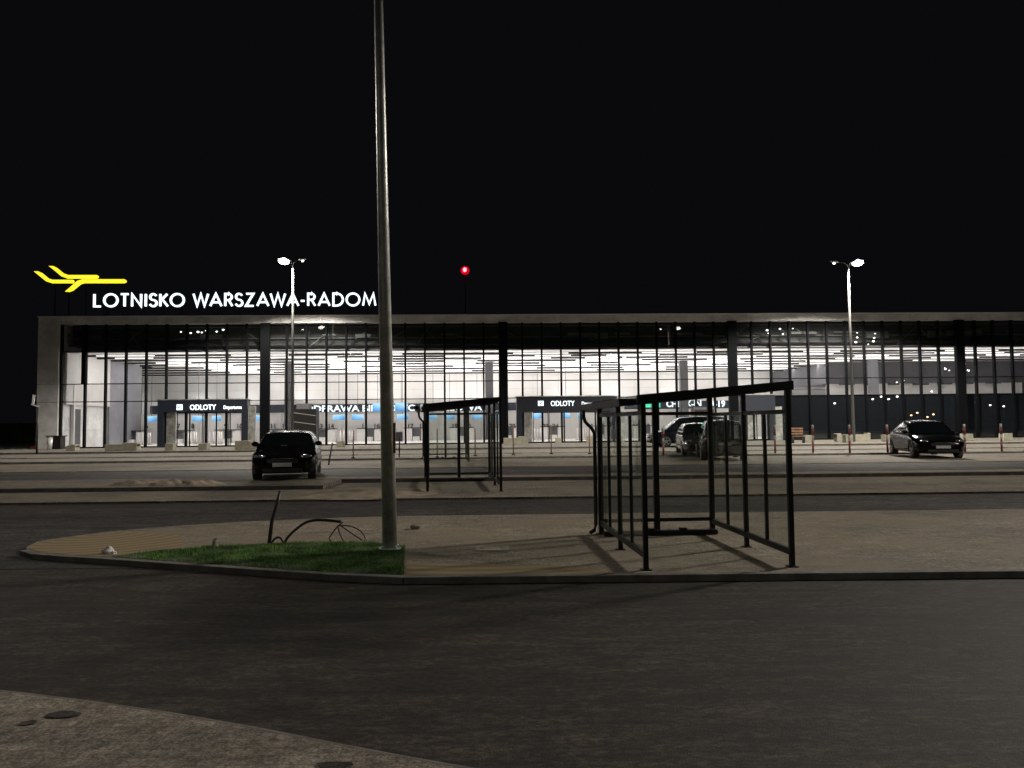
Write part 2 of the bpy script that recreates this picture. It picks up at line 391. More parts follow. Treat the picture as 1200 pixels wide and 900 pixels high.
def stroke_text(mb, s, x0, x1, z0, cap, y, sw=0.148, gap=0.29):
    tot = sum(GL[c][0] for c in s)+gap*(len(s)-1)
    for a, b in zip(s, s[1:]):
        if a+b in KERN: tot += KERN[a+b]
    k = (x1-x0)/(tot+sw); cx = sw/2
    for i, c in enumerate(s):
        for q, st in enumerate(GL[c][1]):
            dy = 0.004*q
            ribbon(mb, st, sw, y-0.06-dy, y+0.06-dy, lambda a, b, z, cx=cx: (x0+(cx+a)*k, z, z0+(b*(1-sw)+sw/2)*cap))
        cx += GL[c][0]+gap
        if i+1 < len(s) and c+s[i+1] in KERN: cx += KERN[c+s[i+1]]
KERN = {'NI': .07, 'IS': .03, 'WA': -.12, 'AW': -.12, 'A-': -.1, 'KO': -.05, 'LO': -.02, 'OT': -.02}

# ------------------------------------------------------------------ world
w = bpy.data.worlds.new('World'); scene.world = w; w.use_nodes = True
nt = w.node_tree; bg = nt.nodes['Background']
sky = nt.nodes.new('ShaderNodeTexSky'); sky.sky_type = 'NISHITA'; sky.sun_disc = False
sky.sun_elevation = R(-4); sky.sun_rotation = R(200)
mixn = nt.nodes.new('ShaderNodeMixRGB'); mixn.blend_type = 'ADD'; mixn.inputs['Fac'].default_value = 1.0
mul = nt.nodes.new('ShaderNodeMixRGB'); mul.blend_type = 'MULTIPLY'; mul.inputs['Fac'].default_value = 1.0
mul.inputs['Color2'].default_value = (0.02, 0.02, 0.02, 1)
nt.links.new(sky.outputs[0], mul.inputs['Color1']); nt.links.new(mul.outputs[0], mixn.inputs['Color1'])
mixn.inputs['Color2'].default_value = (0.036, 0.037, 0.046, 1)
nt.links.new(mixn.outputs[0], bg.inputs['Color']); bg.inputs['Strength'].default_value = 0.08
scene.view_settings.view_transform = 'Standard'; scene.view_settings.look = 'None'
scene.view_settings.exposure = 0; scene.view_settings.gamma = 1
scene.cycles.use_denoising = True
scene.cycles.max_bounces = 8; scene.cycles.transparent_max_bounces = 16
scene.cycles.sample_clamp_indirect = 4

# ------------------------------------------------------------------ ground levels
Z1, ZB, Z2, Z3, ZC, Z4, ZF, ZBLD = 0.055, 0.0, 0.05, 0.15, 0.13, 0.15, 0.20, 0.25
def flat(name, pts, z, m, thick=0.25):
    mb = MB(); mb.prism([(p[0], p[1]) for p in pts], z-thick, z); return structure(mb.build(name, m, tri=True))
mb = MB(); S = 900; mb.poly([(-S, -S, -0.012), (S, -S, -0.012), (S, S, -0.012), (-S, S, -0.012)]); structure(mb.build('ground', 'far_land'))
mb = MB(); mb.poly([(-90, -60, 0), (110, -60, 0), (110, 24, 0), (-90, 24, 0)]); structure(mb.build('road', 'asphalt'))
# the pedestrian island / pavement with its rounded tip on the left
front_px = [(475, 676), (390, 672.5), (300, 666.5), (200, 659.5), (130, 654.5), (80, 651.5), (45, 649), (32, 645)]
back_px = [(31, 641), (45, 634), (75, 629.5), (130, 622.5), (200, 616.5), (280, 611.5), (400, 606.5), (475, 604.5)]
P = [at(x, y, Z1) for x, y in front_px+back_px]
yf0, yb0 = P[0].y, P[-1].y
isl = [(90, yf0+0.0)]+[(p.x, p.y) for p in P]+[(90, yb0+0.45)]
flat('pavement', isl, Z1, 'paving_near')
# kerb along the front of the island
kp = [Vector((90, yf0, 0))]+[Vector((p.x, p.y, 0)) for p in P[:8]]
mb = MB()
for a, b in zip(kp, kp[1:]): mb.beam((a.x, a.y-0.06, Z1/2-0.02), (b.x, b.y-0.06, Z1/2-0.02), 0.12, Z1+0.075)
structure(mb.build('kerb', 'kerb_stone', bevel=0.008))
# tactile tip
tp = [at(x, y, Z1+0.004) for x, y in [(190, 655.5), (130, 652.5), (80, 649.5), (48, 647), (35, 643.5), (34, 641), (47, 635), (76, 630.8), (120, 625), (150, 622.5), (210, 627), (215, 640)]]
c0 = tp[0]
mb = MB(); mb.poly([(p.x-tp[8].x, p.y-tp[8].y, 0) for p in tp]); structure(mb.build('yellow_paving', 'tactile', tri=True, loc=(tp[8].x, tp[8].y, Z1+0.004)))
tp = [at(x, y, Z1+0.004) for x, y in [(476, 673.5), (560, 673.5), (650, 673), (722, 671.5), (700, 666), (640, 663), (560, 661), (476, 660)]]
mb = MB(); mb.poly([(p.x-tp[6].x, p.y-tp[6].y-3, 0) for p in tp]); structure(mb.build('yellow_paving', 'tactile', tri=True, loc=(tp[6].x, tp[6].y+3, Z1+0.004)))
# lanes and paved strips between the island and the terminal
def strip(name, y0, y1, z, m, x0=-90, x1=110, slant=0.012, thick=0.3):
    return flat(name, [(x0, y0+x0*slant), (x1, y0+x1*slant), (x1, y1+x1*slant), (x0, y1+x0*slant)], z, m, thick)
SL = 0.012
strip('road_lane', yb0-4.5, 17.6, 0.004, 'asphalt_mid', thick=0.002)
strip('parking_strip', 17.3, 22.3, Z2, 'paving_mid')
strip('parking_strip', 20.1, 22.35, Z3+.003, 'paving_mid', x1=-4.9)
strip('parking_strip', 22.3, 23.2, Z3, 'paving_mid')
strip('parking_lane', 23.2, 27.6, ZC, 'asphalt_mid')
strip('parking_strip', 27.6, 31.2, Z4, 'paving_mid')
strip('parking_strip', 31.2, 34.6, Z4-0.03, 'paving_mid')
strip('forecourt', 34.6, 38.2, ZF, 'paving_far')
strip('forecourt', 38.2, 39.2, ZF-0.05, 'asphalt_mid')
strip('forecourt', 39.2, 44.5, ZF, 'paving_far')
strip('forecourt', 44.5, 47.2, ZF-0.07, 'asphalt_mid')
strip('forecourt', 47.2, 110, ZF+0.02, 'paving_far', slant=0.012)
mb = MB(); mb.beam((-90, 20.04-90*SL, Z3-.12), (-4.9, 20.04-4.9*SL, Z3-.12), .12, .25); structure(mb.build('kerb', 'kerb_stone'))
for y, z, m in ((22.25, Z3, 'kerb_stone'), (34.55, ZF, 'kerb_stone'), (47.15, ZF+.02, 'kerb_stone')):
    mb = MB(); mb.beam((-90, y-0.06-90*SL, z-0.12), (110, y-0.06+110*SL, z-0.12), 0.12, 0.25); structure(mb.build('kerb', m))
# near pavement, bottom left corner
fp = [at(x, y, 0.02) for x, y in [(0, 810), (100, 822), (200, 836.5), (300, 854), (400, 874), (480, 889), (560, 903)]]
pts = [(fp[0].x-6, fp[0].y+0.55)]+[(p.x, p.y) for p in fp]+[(fp[-1].x+0.6, fp[-1].y-0.5), (2, -2), (-12, -2)]
flat('pavement', pts[::-1], 0.02, 'paving_slab', 0.05)
kp = [Vector((pts[0][0], pts[0][1], 0))]+[Vector((p.x, p.y, 0)) for p in fp]+[Vector((fp[-1].x+0.6, fp[-1].y-0.5, 0))]
mb = MB()
for a, b in zip(kp, kp[1:]): mb.beam((a.x, a.y+0.012, -0.01), (b.x, b.y+0.012, -0.01), 0.03, 0.062)
structure(mb.build('kerb', 'kerb_stone', bevel=0.006))
# kerb shadow painted on the right of the road as a darker sheet
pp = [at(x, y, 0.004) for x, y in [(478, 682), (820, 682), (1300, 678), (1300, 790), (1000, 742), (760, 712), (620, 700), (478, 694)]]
mb = MB(); mb.poly([(p.x, p.y, 0.0015) for p in pp]); structure(mb.build('road_shade_patch', 'asphalt_shade_stain', tri=True))
mat('worn_paint', (0.10, 0.095, 0.085), 0.9, var=0.5, scale=6)
for a_, b_ in (((108, 661.3), (258, 672.6)), ((382, 678.6), (430, 679.2)), ((30, 815.5), (64, 820)), ((98, 824), (128, 829))):
    p = at(*a_, .003); q = at(*b_, .003); mb = MB(); n_ = 24
    for i in range(n_):
        if rnd.random() < .2: continue
        c_ = p.lerp(q, i/n_); d_ = p.lerp(q, (i+.9)/n_); w_ = rnd.uniform(.008, .02)
        mb.poly([(c_.x, c_.y-w_, .003), (d_.x, d_.y-w_, .003), (d_.x, d_.y+w_, .003), (c_.x, c_.y+w_, .003)])
    structure(mb.build('road_line', 'worn_paint'))
# leaves / stains on near pavement
for px, py, sx in ((74, 838, 0.11), (32, 847, 0.06), (392, 897, 0.1)):
    p = at(px, py, 0.024); mb = MB()
    n = 9; mb.poly([(p.x+math.cos(2*math.pi*i/n)*sx*rnd.uniform(.6, 1.1), p.y+math.sin(2*math.pi*i/n)*sx*.6*rnd.uniform(.6, 1.1), 0.026) for i in range(n)])
    structure(mb.build('stain', 'asphalt_shade_stain', tri=True))

# ------------------------------------------------------------------ grass patch
gpx = [(128, 652), (200, 657.5), (300, 664.5), (390, 670.5), (473, 674), (474, 641), (440, 636), (380, 635.5), (300, 637.5), (240, 641), (180, 646)]
G = [at(x, y, Z1+0.006) for x, y in gpx]
mb = MB(); mb.poly([(p.x, p.y, Z1+0.006) for p in G]); structure(mb.build('soil', 'soil', tri=True))
def inside(x, y):
    c = False; n = len(G)
    for i in range(n):
        a, b = G[i], G[(i+1) % n]
        if (a.y > y) != (b.y > y) and x < (b.x-a.x)*(y-a.y)/(b.y-a.y)+a.x: c = not c
    return c
mb = MB(); bm = mb.bm
gx0, gx1 = min(p.x for p in G), max(p.x for p in G); gy0, gy1 = min(p.y for p in G), max(p.y for p in G)
cnt = 0
while cnt < 26000:
    x = rnd.uniform(gx0, gx1); y = rnd.uniform(gy0, gy1)
    if not inside(x, y): continue
    cl = math.sin(x*5.1+y*3)*math.sin(y*6.3-x*1.7)
    if cl < -0.55 and rnd.random() < 0.6: cnt += 1; continue
    h = rnd.uniform(0.018, 0.05)*(1+0.35*cl); a = rnd.uniform(0, math.tau); wd = 0.004
    dx, dy = math.cos(a)*wd, math.sin(a)*wd; lx, ly = rnd.uniform(-.6, .6)*h, rnd.uniform(-.6, .6)*h
    v = [bm.verts.new((x-dx, y-dy, Z1)), bm.verts.new((x+dx, y+dy, Z1)), bm.verts.new((x+lx, y+ly, Z1+h))]
    bm.faces.new(v); cnt += 1
g = mb.build('grass', 'grass_blade'); structure(g, 'stuff'); g['label'] = 'short green grass patch round the foot of the steel lamp post'

# ------------------------------------------------------------------ terminal
D0, TH = 57.0, R(2.5)
T = thing('airport_terminal', 'long flat-roofed airport terminal with lit glass front and pale metal fascia', 'terminal', (0, D0, 0), TH)
bpy.context.view_layer.update()
TM = Matrix.Translation((0, D0, 0)) @ Matrix.Rotation(TH, 4, 'Z'); TI = TM.inverted()
def fac(px, py, v=0.0):
    o = TI @ EYE; d = TI.to_3x3() @ ray(px, py); t = (v-o.y)/d.y; p = o+d*t
    return p.x, p.z
def fu(px, v=0.0, py=480): return fac(px, py, v)[0]
BAY = 17.33/12; U0 = fu(590)
ULEFT = fu(71.7); UEND = U0+2.95*17.33
ZTOP, ZFAS, ZCEI, ZT1, ZT2 = 9.72, 9.2, 7.2, 4.86, 3.57
zb = ZBLD
ZGR = ZF+0.02
# roof + fascia + left pier
MB().bb(fu(45.5), UEND, 0.0, 30.6, ZTOP-0.12, ZTOP+0.05).build('roof', 'cladding', T)
n = 0; u = fu(46); mbf = MB(); step = 17.33/6
while u < UEND:
    u2 = min(u+step, UEND); mbf.bb(u+0.012, u2-0.012, -0.35, 0.35, ZFAS, ZTOP-0.03); u = u2
mbf.build('fascia', 'cladding', T)
MB().bb(fu(45.2), UEND, -0.40, 0.4, ZTOP-0.02, ZTOP+0.06).build('fascia_cap', 'cladding_edge', T)
mbp = MB(); ul, ur = fu(46), fu(70.5)
for a, b in ((ZGR, 1.5), (1.5, 3.55), (3.57, 4.85), (4.87, 7.0), (7.02, ZFAS-0.02)):
    mbp.bb(ul, ur, -0.345, 12.9, a+0.006, b-0.006)
mbp.build('pier', 'cladding', T)
MB().bb(fu(74.5), fu(88.5), -0.45, -0.36, *(sorted((fac(80, 377.3)[1], fac(80, 372.4)[1])))).build('floodlight_box', 'cladding_edge', T)
# floor and shell
MB().bb(ULEFT, UEND, 0.12, 30, zb-0.3, zb).build('floor', 'interior_floor', T)
MB().bb(ULEFT-7.0, ULEFT, 13, 30, zb-0.3, zb).build('floor', 'interior_floor', T)
vL = 29.6
mbw = MB(); u = ULEFT-7
while u < UEND:
    u2 = min(u+2*BAY, UEND); mbw.bb(u+0.01, u2-0.01, vL, vL+0.2, zb, 5.6); mbw.bb(u+0.01, u2-0.01, vL, vL+0.2, 5.615, ZCEI+0.3); u = u2
mbw.build('back_wall', 'white_wall', T)
MB().bb(ULEFT-7, UEND, vL+0.2, vL+0.4, zb, ZTOP-0.13).build('outer_wall', 'interior_dark', T)
MB().bb(ULEFT-7.3, ULEFT-7.0, 12.95, vL+0.4, zb, ZTOP-0.13).build('outer_wall', 'interior_dark', T)
MB().bb(ULEFT-7.3, ULEFT, 12.95, 13.1, zb, ZTOP-0.13).build('outer_wall', 'interior_dark', T)
MB().bb(ULEFT-7.3, ULEFT, 12.95, vL+0.4, ZTOP-0.12, ZTOP).build('roof', 'cladding', T)
MB().bb(UEND-0.2, UEND, 0.4, vL+0.4, zb, ZTOP-0.13).build('outer_wall', 'interior_dark', T)
MB().bb(ULEFT-0.02, ULEFT+0.15, 0.4, 7.0, 3.4, ZCEI).build('side_wall', 'grey_panel', T)
MB().bb(ULEFT-0.02, ULEFT+0.1, 7.05, 13, zb, ZCEI).build('side_wall', 'bulkhead', T)
# diagonal white block on the left with dark doors
a = Vector((fu(84, 1.5), 1.5, 0)); b = Vector((fu(137.5, 12.0), 12.0, 0)); dr = (b-a).normalized(); nr = Vector((dr.y, -dr.x, 0))
def diag(name, t0, t1, z0, z1, m, off=0.0, th=0.15):
    L = (b-a).length; p = a+dr*L*t0-nr*(-off); q = a+dr*L*t1-nr*(-off)
    MB().beam((p.x, p.y, (z0+z1)/2), (q.x, q.y, (z0+z1)/2), th, z1-z0).build(name, m, T)
diag('side_wall', 0, 1, zb, 4.9, 'white_wall')
MB().beam((ULEFT+0.2, 1.45, (zb+4.9)/2), (a.x, 1.45, (zb+4.9)/2), 0.15, 4.9-zb).build('side_wall', 'white_wall', T)
for t0, t1, m in ((0.02, 0.27, 'interior_dark'), (0.31, 0.50, 'bulkhead'), (0.51, 0.6, 'interior_dark'), (0.64, 0.70, 'interior_dark'), (0.76, 0.93, 'bulkhead')):
    diag('side_door', t0, t1, zb+0.02, 3.1, m, off=0.12, th=0.08)
# ceiling: panels with dark gaps
gaps = [2.7, 4.8, 7.1, 9.7, 12.5, 15.6, 18.8, 22.2, 25.6]
vs = [0.9]+gaps+[vL]
mc = MB()
for i in range(len(vs)-1):
    u = ULEFT+0.16 if vs[i] < 12.6 else ULEFT-6.9
    g0 = 0.12+vs[i]*0.003
    while u < UEND-0.2:
        u2 = min(u+4*BAY, UEND-0.2); mc.bb(u+0.01, u2-0.01, vs[i]+g0, vs[i+1]-g0, ZCEI+0.02, ZCEI+0.10); u = u2
mc.build('ceiling_panels', 'ceiling_white', T)
MB().bb(ULEFT-7, UEND-0.21, 13.0, vL, ZCEI+0.5, ZCEI+0.6).bb(ULEFT, UEND-0.21, 0.9, 13.0, ZCEI+0.5, ZCEI+0.6).build('ceiling', 'ceiling_dark', T)
for g in gaps:  # dark strip hung in each open gap, standing in for its shade
    MB().bb(ULEFT+0.16 if g < 13 else ULEFT-6.9, UEND-0.21, g-0.05, g+0.05, ZCEI-0.13, ZCEI+0.5).build('ceiling_gap_shade', 'ceiling_dark', T)
# linear lights
for gi, g in enumerate(gaps[:-1]):
    u = ULEFT+1.2+rnd.uniform(0, 4)
    while u < UEND-6:
        L = rnd.choice((2.9, 4.3, 4.3, 5.8))
        MB().bb(u, u+L, g-0.26, g-0.10, ZCEI-0.11, ZCEI-0.03).build('ceiling_light', 'strip_light', T)
        u += L+rnd.choice((2.9, 5.8, 8.6, 8.6))
# plenum steelwork behind the top glass
MB().bb(ULEFT+0.1, UEND-0.2, 1.2, 1.3, ZCEI+0.62, ZFAS+0.2).build('plenum_wall', 'ceiling_dark', T)
MB().bb(ULEFT+0.1, UEND-0.2, 0.16, 0.9, ZCEI-0.0, ZCEI+0.12).build('ceiling_edge', 'bulkhead', T)
mp = MB()
for z in (ZCEI+0.55, ZCEI+1.0, ZFAS-0.15): mp.bb(ULEFT+0.1, UEND-0.2, 0.95, 1.05, z, z+0.06)
u = ULEFT+1
while u < UEND-3:
    if rnd.random() < 0.75: mp.beam((u, 0.85, ZCEI+0.25+rnd.uniform(0, .8)), (u+rnd.uniform(.5, 1.6)*rnd.choice((-1, 1)), 0.85, ZFAS-rnd.uniform(0.1, .9)), 0.05, 0.05)
    if rnd.random() < 0.3: mp.bb(u, u+rnd.uniform(.8, 3), 0.7, 0.84, ZCEI+0.75+rnd.uniform(0, .5), ZCEI+1.3)
    u += rnd.uniform(1.0, 2.6)
mp.build('steelwork', 'plenum_steel', T)
# small bright fittings hanging in the plenum behind the top glass
for px, py, q in ((212, 389, .8), (219, 391, .8), (223.5, 390.3, 1), (232, 389, 1.2), (236.5, 389.6, .9), (242, 387.5, 1.2), (254, 388.6, 1), (261.5, 386.5, 1.1), (899, 387, 1.2), (900.5, 390.5, .8), (902, 394, .6), (914, 385.5, 1.1), (917.5, 391.5, .9), (929, 385, .7),
                  (1004.5, 390, .7), (1004.5, 395.5, 1), (1003, 401, 1.2), (1012.5, 403, .8), (1017.5, 403.5, .7), (1023.5, 400, 1.2), (1024.5, 396, 1), (1025.5, 391, .8), (1108, 432.6, .9), (1112.5, 434, .7), (1128.7, 430.5, 1), (1131, 426.5, .6), (1051, 448, .8), (1059, 446, .7)):
    u, z = fac(px, py, .5); MB().sphere((u, .5, z), (.17*q, .12, .12*q), 8).build('spotlight', 'spot_lens', T)
# interior columns
for px in (339, 573.5, 801.5, 1024.5):
    uc = fu(px, 12.2); MB().bb(uc-0.36, uc+0.36, 11.9, 12.5, zb, ZCEI+0.02).build('column', 'bulkhead' if px > 1000 else 'interior_dark', T)
# mezzanine block on the right
um = fu(970, 15.0, 440)
MB().bb(um, UEND-0.25, 15.0, 29.0, 5.15, ZCEI+0.01).build('mezzanine', 'mezzanine_grey', T)
MB().bb(um+0.02, UEND-0.25, 15.3, 15.5, zb, 5.14).build('partition', 'white_wall', T)
for k in range(10):
    uu = um+1.0+k*2.4
    if uu < UEND-2: MB().bb(uu, uu+rnd.uniform(.5, 1.4), 14.4, 14.9, 5.1-rnd.uniform(.05, .15), 5.13).build('ceiling_duct', 'interior_dark', T)
# check-in partition wall with its dark sign band
vp = 13.0; updx = fu(905, vp)
zs1, zs0 = fac(440, 473.2, vp)[1], fac(440, 482.6, vp)[1]
mbw = MB(); u = ULEFT-0.2
while u < updx: u2 = min(u+BAY*1.25, updx); mbw.bb(u+0.012, u2-0.012, vp, vp+0.2, zb, zs0-0.02); u = u2
mbw.build('partition', 'grey_panel', T)
MB().bb(ULEFT+0.9, updx, vp-0.1, vp+0.2, zs0, zs1).build('sign_band', 'sign_band', T)
MB().bb(ULEFT+0.9, updx, vp, vp+0.2, zs1+0.005, zs1+0.35).build('partition_cap', 'white_wall', T)
vt = vp-0.14
def band_text(s, xa, xb, yt, yb, m='letter_soft', v=vt, bold=0.03):
    text(s, fu(xa, v), fu(xb, v), v, fac((xa+xb)/2, yb, v)[1], fac((xa+xb)/2, yt, v)[1]-fac((xa+xb)/2, yb, v)[1], m, T, bold=bold)
band_text('ODPRAWA BILETOWO-BAGAŻOWA', 357, 565, 474.6, 481.6)
band_text('CHECK-IN', 781, 822, 469.6, 476.6)
band_text('18-19', 829, 850, 469.8, 476.6)
uu0, uu1 = fu(756.5, vt), fu(774, vt); zz1, zz0 = fac(765, 471, vt)[1], fac(765, 477.5, vt)[1]
MB().bb(uu0, uu0+0.72*(uu1-uu0), vt-0.02, vt+0.02, zz0, zz1).bb(uu0+0.82*(uu1-uu0), uu1, vt-0.02, vt+0.02, zz0, zz1).build('green_sign', 'green_sign', T)
# facade grid
umul = []
k = 0; uu = U0
while uu-BAY > ULEFT+0.3: uu -= BAY
ub = [ULEFT]+[]
while uu < UEND+0.01:
    ub.append(uu); uu += BAY
DARKU = fu(907)
dspan = [(fu(187.5), fu(292)), (fu(605), fu(722)), (fu(867), fu(906))]
for i, u in enumerate(ub):
    MB().bb(u-0.065, u+0.065, -0.16, 0.10, ZGR, ZFAS).build('mullion', 'dark_frame', T)
for i in range(len(ub)-1):
    u0_, u1_ = ub[i]+0.055, ub[i+1]-0.055
    mid = (u0_+u1_)/2; low = zb
    for a_, b_ in dspan:
        if a_ < mid < b_: low = ZT2+0.03
    mg = MB()
    for z0, z1 in ((low, ZT2-0.03), (ZT2+0.03, ZT1-0.03), (ZT1+0.03, ZCEI-0.03), (ZCEI+0.03, ZFAS)):
        if z1-z0 < 0.1: continue
        if z0 == low and mid > DARKU: continue
        t = [rnd.uniform(-0.004, 0.004) for _ in range(2)]; w_ = (u1_-u0_)/2; h_ = (z1-z0)/2
        mg.poly([(u0_, -w_*t[0]-h_*t[1], z0), (u1_, w_*t[0]-h_*t[1], z0), (u1_, w_*t[0]+h_*t[1], z1), (u0_, -w_*t[0]+h_*t[1], z1)])
    mg.build('glass_panel', 'facade_glass', T)
    if mid > DARKU:
        t0 = rnd.uniform(-0.005, 0.005); t1 = rnd.uniform(-0.005, 0.005)
        MB().poly([(u0_, -t0, zb), (u1_, t0, zb), (u1_, t0+t1, ZT2-0.03), (u0_, -t0+t1, ZT2-0.03)]).build('dark_glass_panel', 'dark_glass', T)
MB().bb(DARKU+0.2, UEND-0.3, 0.4, 0.6, zb, ZT2+0.02).build('partition', 'interior_dark', T)
for z in (ZT1, ZT2, ZCEI): MB().bb(ULEFT, UEND, -0.06, 0.08, z-0.03, z+0.03).build('transom', 'dark_frame', T)
MB().bb(ULEFT, UEND, -0.12, 0.11, ZGR, zb+0.06).build('transom', 'dark_frame', T)
# big outside pilasters
for px in (312, 590, 858, 1124):
    u = fu(px); MB().bb(u-0.33, u+0.33, -0.5, -0.17, ZGR, ZFAS-0.004).build('pilaster', 'dark_frame', T)
u = fu(95); MB().bb(u-0.12, u+0.12, 0.15, 0.6, 4.9, ZFAS).build('pilaster', 'dark_frame', T)
# entrance portals
def portal(xl, xr, icon, t1, t2, ld):
    ua, ub_ = fu(xl), fu(xr); zt = ZT2+0.05; zh = fac(xl, 483.2)[1]; fw = 0.42
    p = MB().bb(ua, ua+fw, -0.45, 0.3, ZGR, zt).bb(ub_-fw, ub_, -0.45, 0.3, ZGR, zt).bb(ua+fw+.002, ub_-fw-.002, -0.45, 0.3, zh, zt).build('entrance_portal', 'sign_band', T)
    MB().bb(ua-0.05, ub_+0.05, -0.5, 0.3, zt+0.003, zt+0.07).build('canopy', 'steel', p)
    # side cheeks of the lobby, steel and glass
    MB().bb(ua+fw+0.05, ua+fw+0.75, -0.1, 0.0, ZGR, zh).build('cheek', 'steel', p)
    MB().bb(ub_+0.02, ub_+0.55, -0.35, -0.17, ZGR, zh+0.4).build('cheek', 'steel', p)
    x0, x1 = ua+fw+0.8, ub_-fw; n = ld
    for i in range(n):
        a_, b_ = x0+(x1-x0)*i/n, x0+(x1-x0)*(i+1)/n; y = -0.15 if i % 2 else -0.05
        d = MB().bb(a_+0.01, a_+0.06, y, y+0.05, zb, zh).bb(b_-0.06, b_-0.01, y, y+0.05, zb, zh).bb(a_+0.06, b_-0.06, y, y+0.05, zb, zb+0.07).bb(a_+0.06, b_-0.06, y, y+0.05, zh-0.07, zh).build('door', 'dark_frame', p)
        g = MB(); g.poly([(a_+0.06, y+0.025, zb+0.07), (b_-0.06, y+0.025, zb+0.07), (b_-0.06, y+0.025, zh-0.07), (a_+0.06, y+0.025, zh-0.07)]).build('door_glass', 'door_glass', p)
    def tx(s, a_, b_, yt, yb):
        z0 = fac((a_+b_)/2, yb, -0.5)[1]; z1 = fac((a_+b_)/2, yt, -0.5)[1]
        text(s, fu(a_, -.5), fu(b_, -.5), -0.49, z0, z1-z0, 'letter_white', p, depth=0.05, bold=0.01)
    if t1:
        tx(t1[0], t1[1], t1[2], t1[3], t1[4]); tx(t2[0], t2[1], t2[2], t2[3], t2[4])
        a_, z1 = fac(icon[0], icon[2], -.5); b_, z0 = fac(icon[1], icon[3], -.5); c_ = (a_+b_)/2; zc = (z0+z1)/2
        MB().bb(a_, b_, -0.5, -0.46, z0, z0+0.1).bb(a_, b_, -0.5, -0.46, z1-0.1, z1).bb(a_, a_+0.09, -0.5, -0.46, z0, z1).bb(b_-0.09, b_, -0.5, -0.46, z0, z1).bb(a_, b_, -0.48, -0.455, z0, z1).build('icon', 'letter_soft', p)
        MB().beam((a_+.12, -.51, zc-.06), (b_-.1, -.51, zc+.1), .02, .05).beam((c_-.02, -.512, zc-.08), (c_-.08, -.512, zc+.12), .02, .04).build('icon', 'digit', p)
portal(187.5, 292, (207, 213.5, 474, 480.5), ('ODLOTY', 222.5, 253, 474.2, 480.3), ('Departures', 262, 283, 475.2, 479.2), 5)
portal(605, 722, (630.5, 637, 469.8, 475.5), ('ODLOTY', 645.5, 673.5, 469.8, 475.6), ('Departures', 682, 703, 470.6, 474.6), 5)
portal(867, 906, None, None, None, 2)

# interior lights (area lamps under the ceiling, plus added upward fills without fixtures)
def area(u, v, z, sx, sy, P, rot=(0, 0, 0), c=(1, 0.96, 0.93)):
    l = bpy.data.lights.new('hall_lamp_or_fill', 'AREA'); l.shape = 'RECTANGLE'; l.size = sx; l.size_y = sy; l.energy = P; l.color = c
    o = bpy.data.objects.new('hall_lamp_or_fill', l); col.objects.link(o); o.parent = T; o.location = (u, v, z); o.rotation_euler = rot
    return o
INT = 3.25
u = ULEFT+4
while u < UEND-6:
    for v in (4.8, 9.7): area(u+5, v, ZCEI-0.12, 9, 0.25, (95 if u+5 < um-4 else 60)*INT)
    for v in (17.0, 23.0): area(u+5, v, ZCEI-0.08, 9, 0.25, 55*INT)
    if u+5 < um-4:  # upward fill rows without fixtures, added to brighten the ceiling
        area(u+5, 12.75, 4.35, 9, 0.2, 300*INT, rot=(R(172), 0, 0))
        area(u+5, 19.5, 4.6, 9, 0.2, 230*INT, rot=(R(180), 0, 0))
    area(u+5, 5.5, 4.6, 9, 0.2, 190*INT, rot=(R(180), 0, 0))  # another added fill row facing up, no pendant modelled
    area(u+5, 2.0, ZCEI-0.12, 9, 0.2, 70*INT)
    area(u+5, 26.0, 4.0, 9, 0.2, 60*INT, rot=(R(180), 0, 0))  # added upward fill before the back wall, no fixture
    u += 11.5
for v_ in (4.0, 9.0): area(ULEFT+3.5, v_, ZCEI-0.15, 5, 0.25, 45*INT)
# wall washers behind the check-in partition
for px in (158, 230, 286, 352, 450, 522, 566, 660, 722, 790, 880):
    u = fu(px, 28); l = bpy.data.lights.new('wall_lamp', 'POINT'); l.energy = 85; l.shadow_soft_size = 0.2; l.color = (0.95, 0.97, 1.0)
    o = bpy.data.objects.new('wall_lamp', l); col.objects.link(o); o.parent = T; o.location = (u, 28.2, 4.1)

# ------------------------------------------------------------------ check-in counters, screens and barriers (own things)
desks = [(154, 172, '5', '6'), (209.5, 226, '7', '8'), (264.5, 281, '9', '10'), (320.5, 334, '11', '12'), (375, 388, '13', '14'), (427.5, 441.5, '15', '16'),
         (481, 495, '17', '18'), (533, 547, '19', '20'), (585.5, 599.5, '21', '22'), (638.5, 650, '23', '24'), (691, 704, '25', '26'), (744, 757, '27', '28')]
def place(o, u, v, z=zb):
    p = TM @ Vector((u, v, z)); o.location = p; o.rotation_euler = (0, 0, TH)
def desk(pa, pb, na, nb):
    ua, ub_ = fu(pa, vp-.15), fu(pb, vp-.15); c = (ua+ub_)/2
    t = thing('check_in_counter', 'white check-in counter under wall numbers %s and %s in the hall' % (na, nb), 'counter', group='check-in counters along the hall wall')
    place(t, c, vp-1.6)
    MB().bb(-0.95, -0.25, -.35, .45, 0, 1.08).bb(0.55, 1.15, -.35, .45, 0, 1.02).build('counter', 'counter_white', t)
    MB().bb(-1.0, 1.2, -.4, .5, 1.10, 1.17).build('counter_top', 'counter_black', t)
    MB().bb(-0.24, 0.54, .1, .45, 0.02, 1.08).build('baggage_opening', 'bulkhead', t)
    MB().bb(-0.15, 0.42, -.8, .05, 0, 0.38).build('scale', 'counter_white', t)
    for dx, s in ((ua-c, na), (ub_-c, nb)):
        zn = fac(pa, 502.0, vp-.05)[1]-zb
        text(s, dx-0.06*len(s)-.1, None, 1.52, zn, 0.40, 'digit', t, name='number', bold=0.02)
for d in desks: desk(*d)
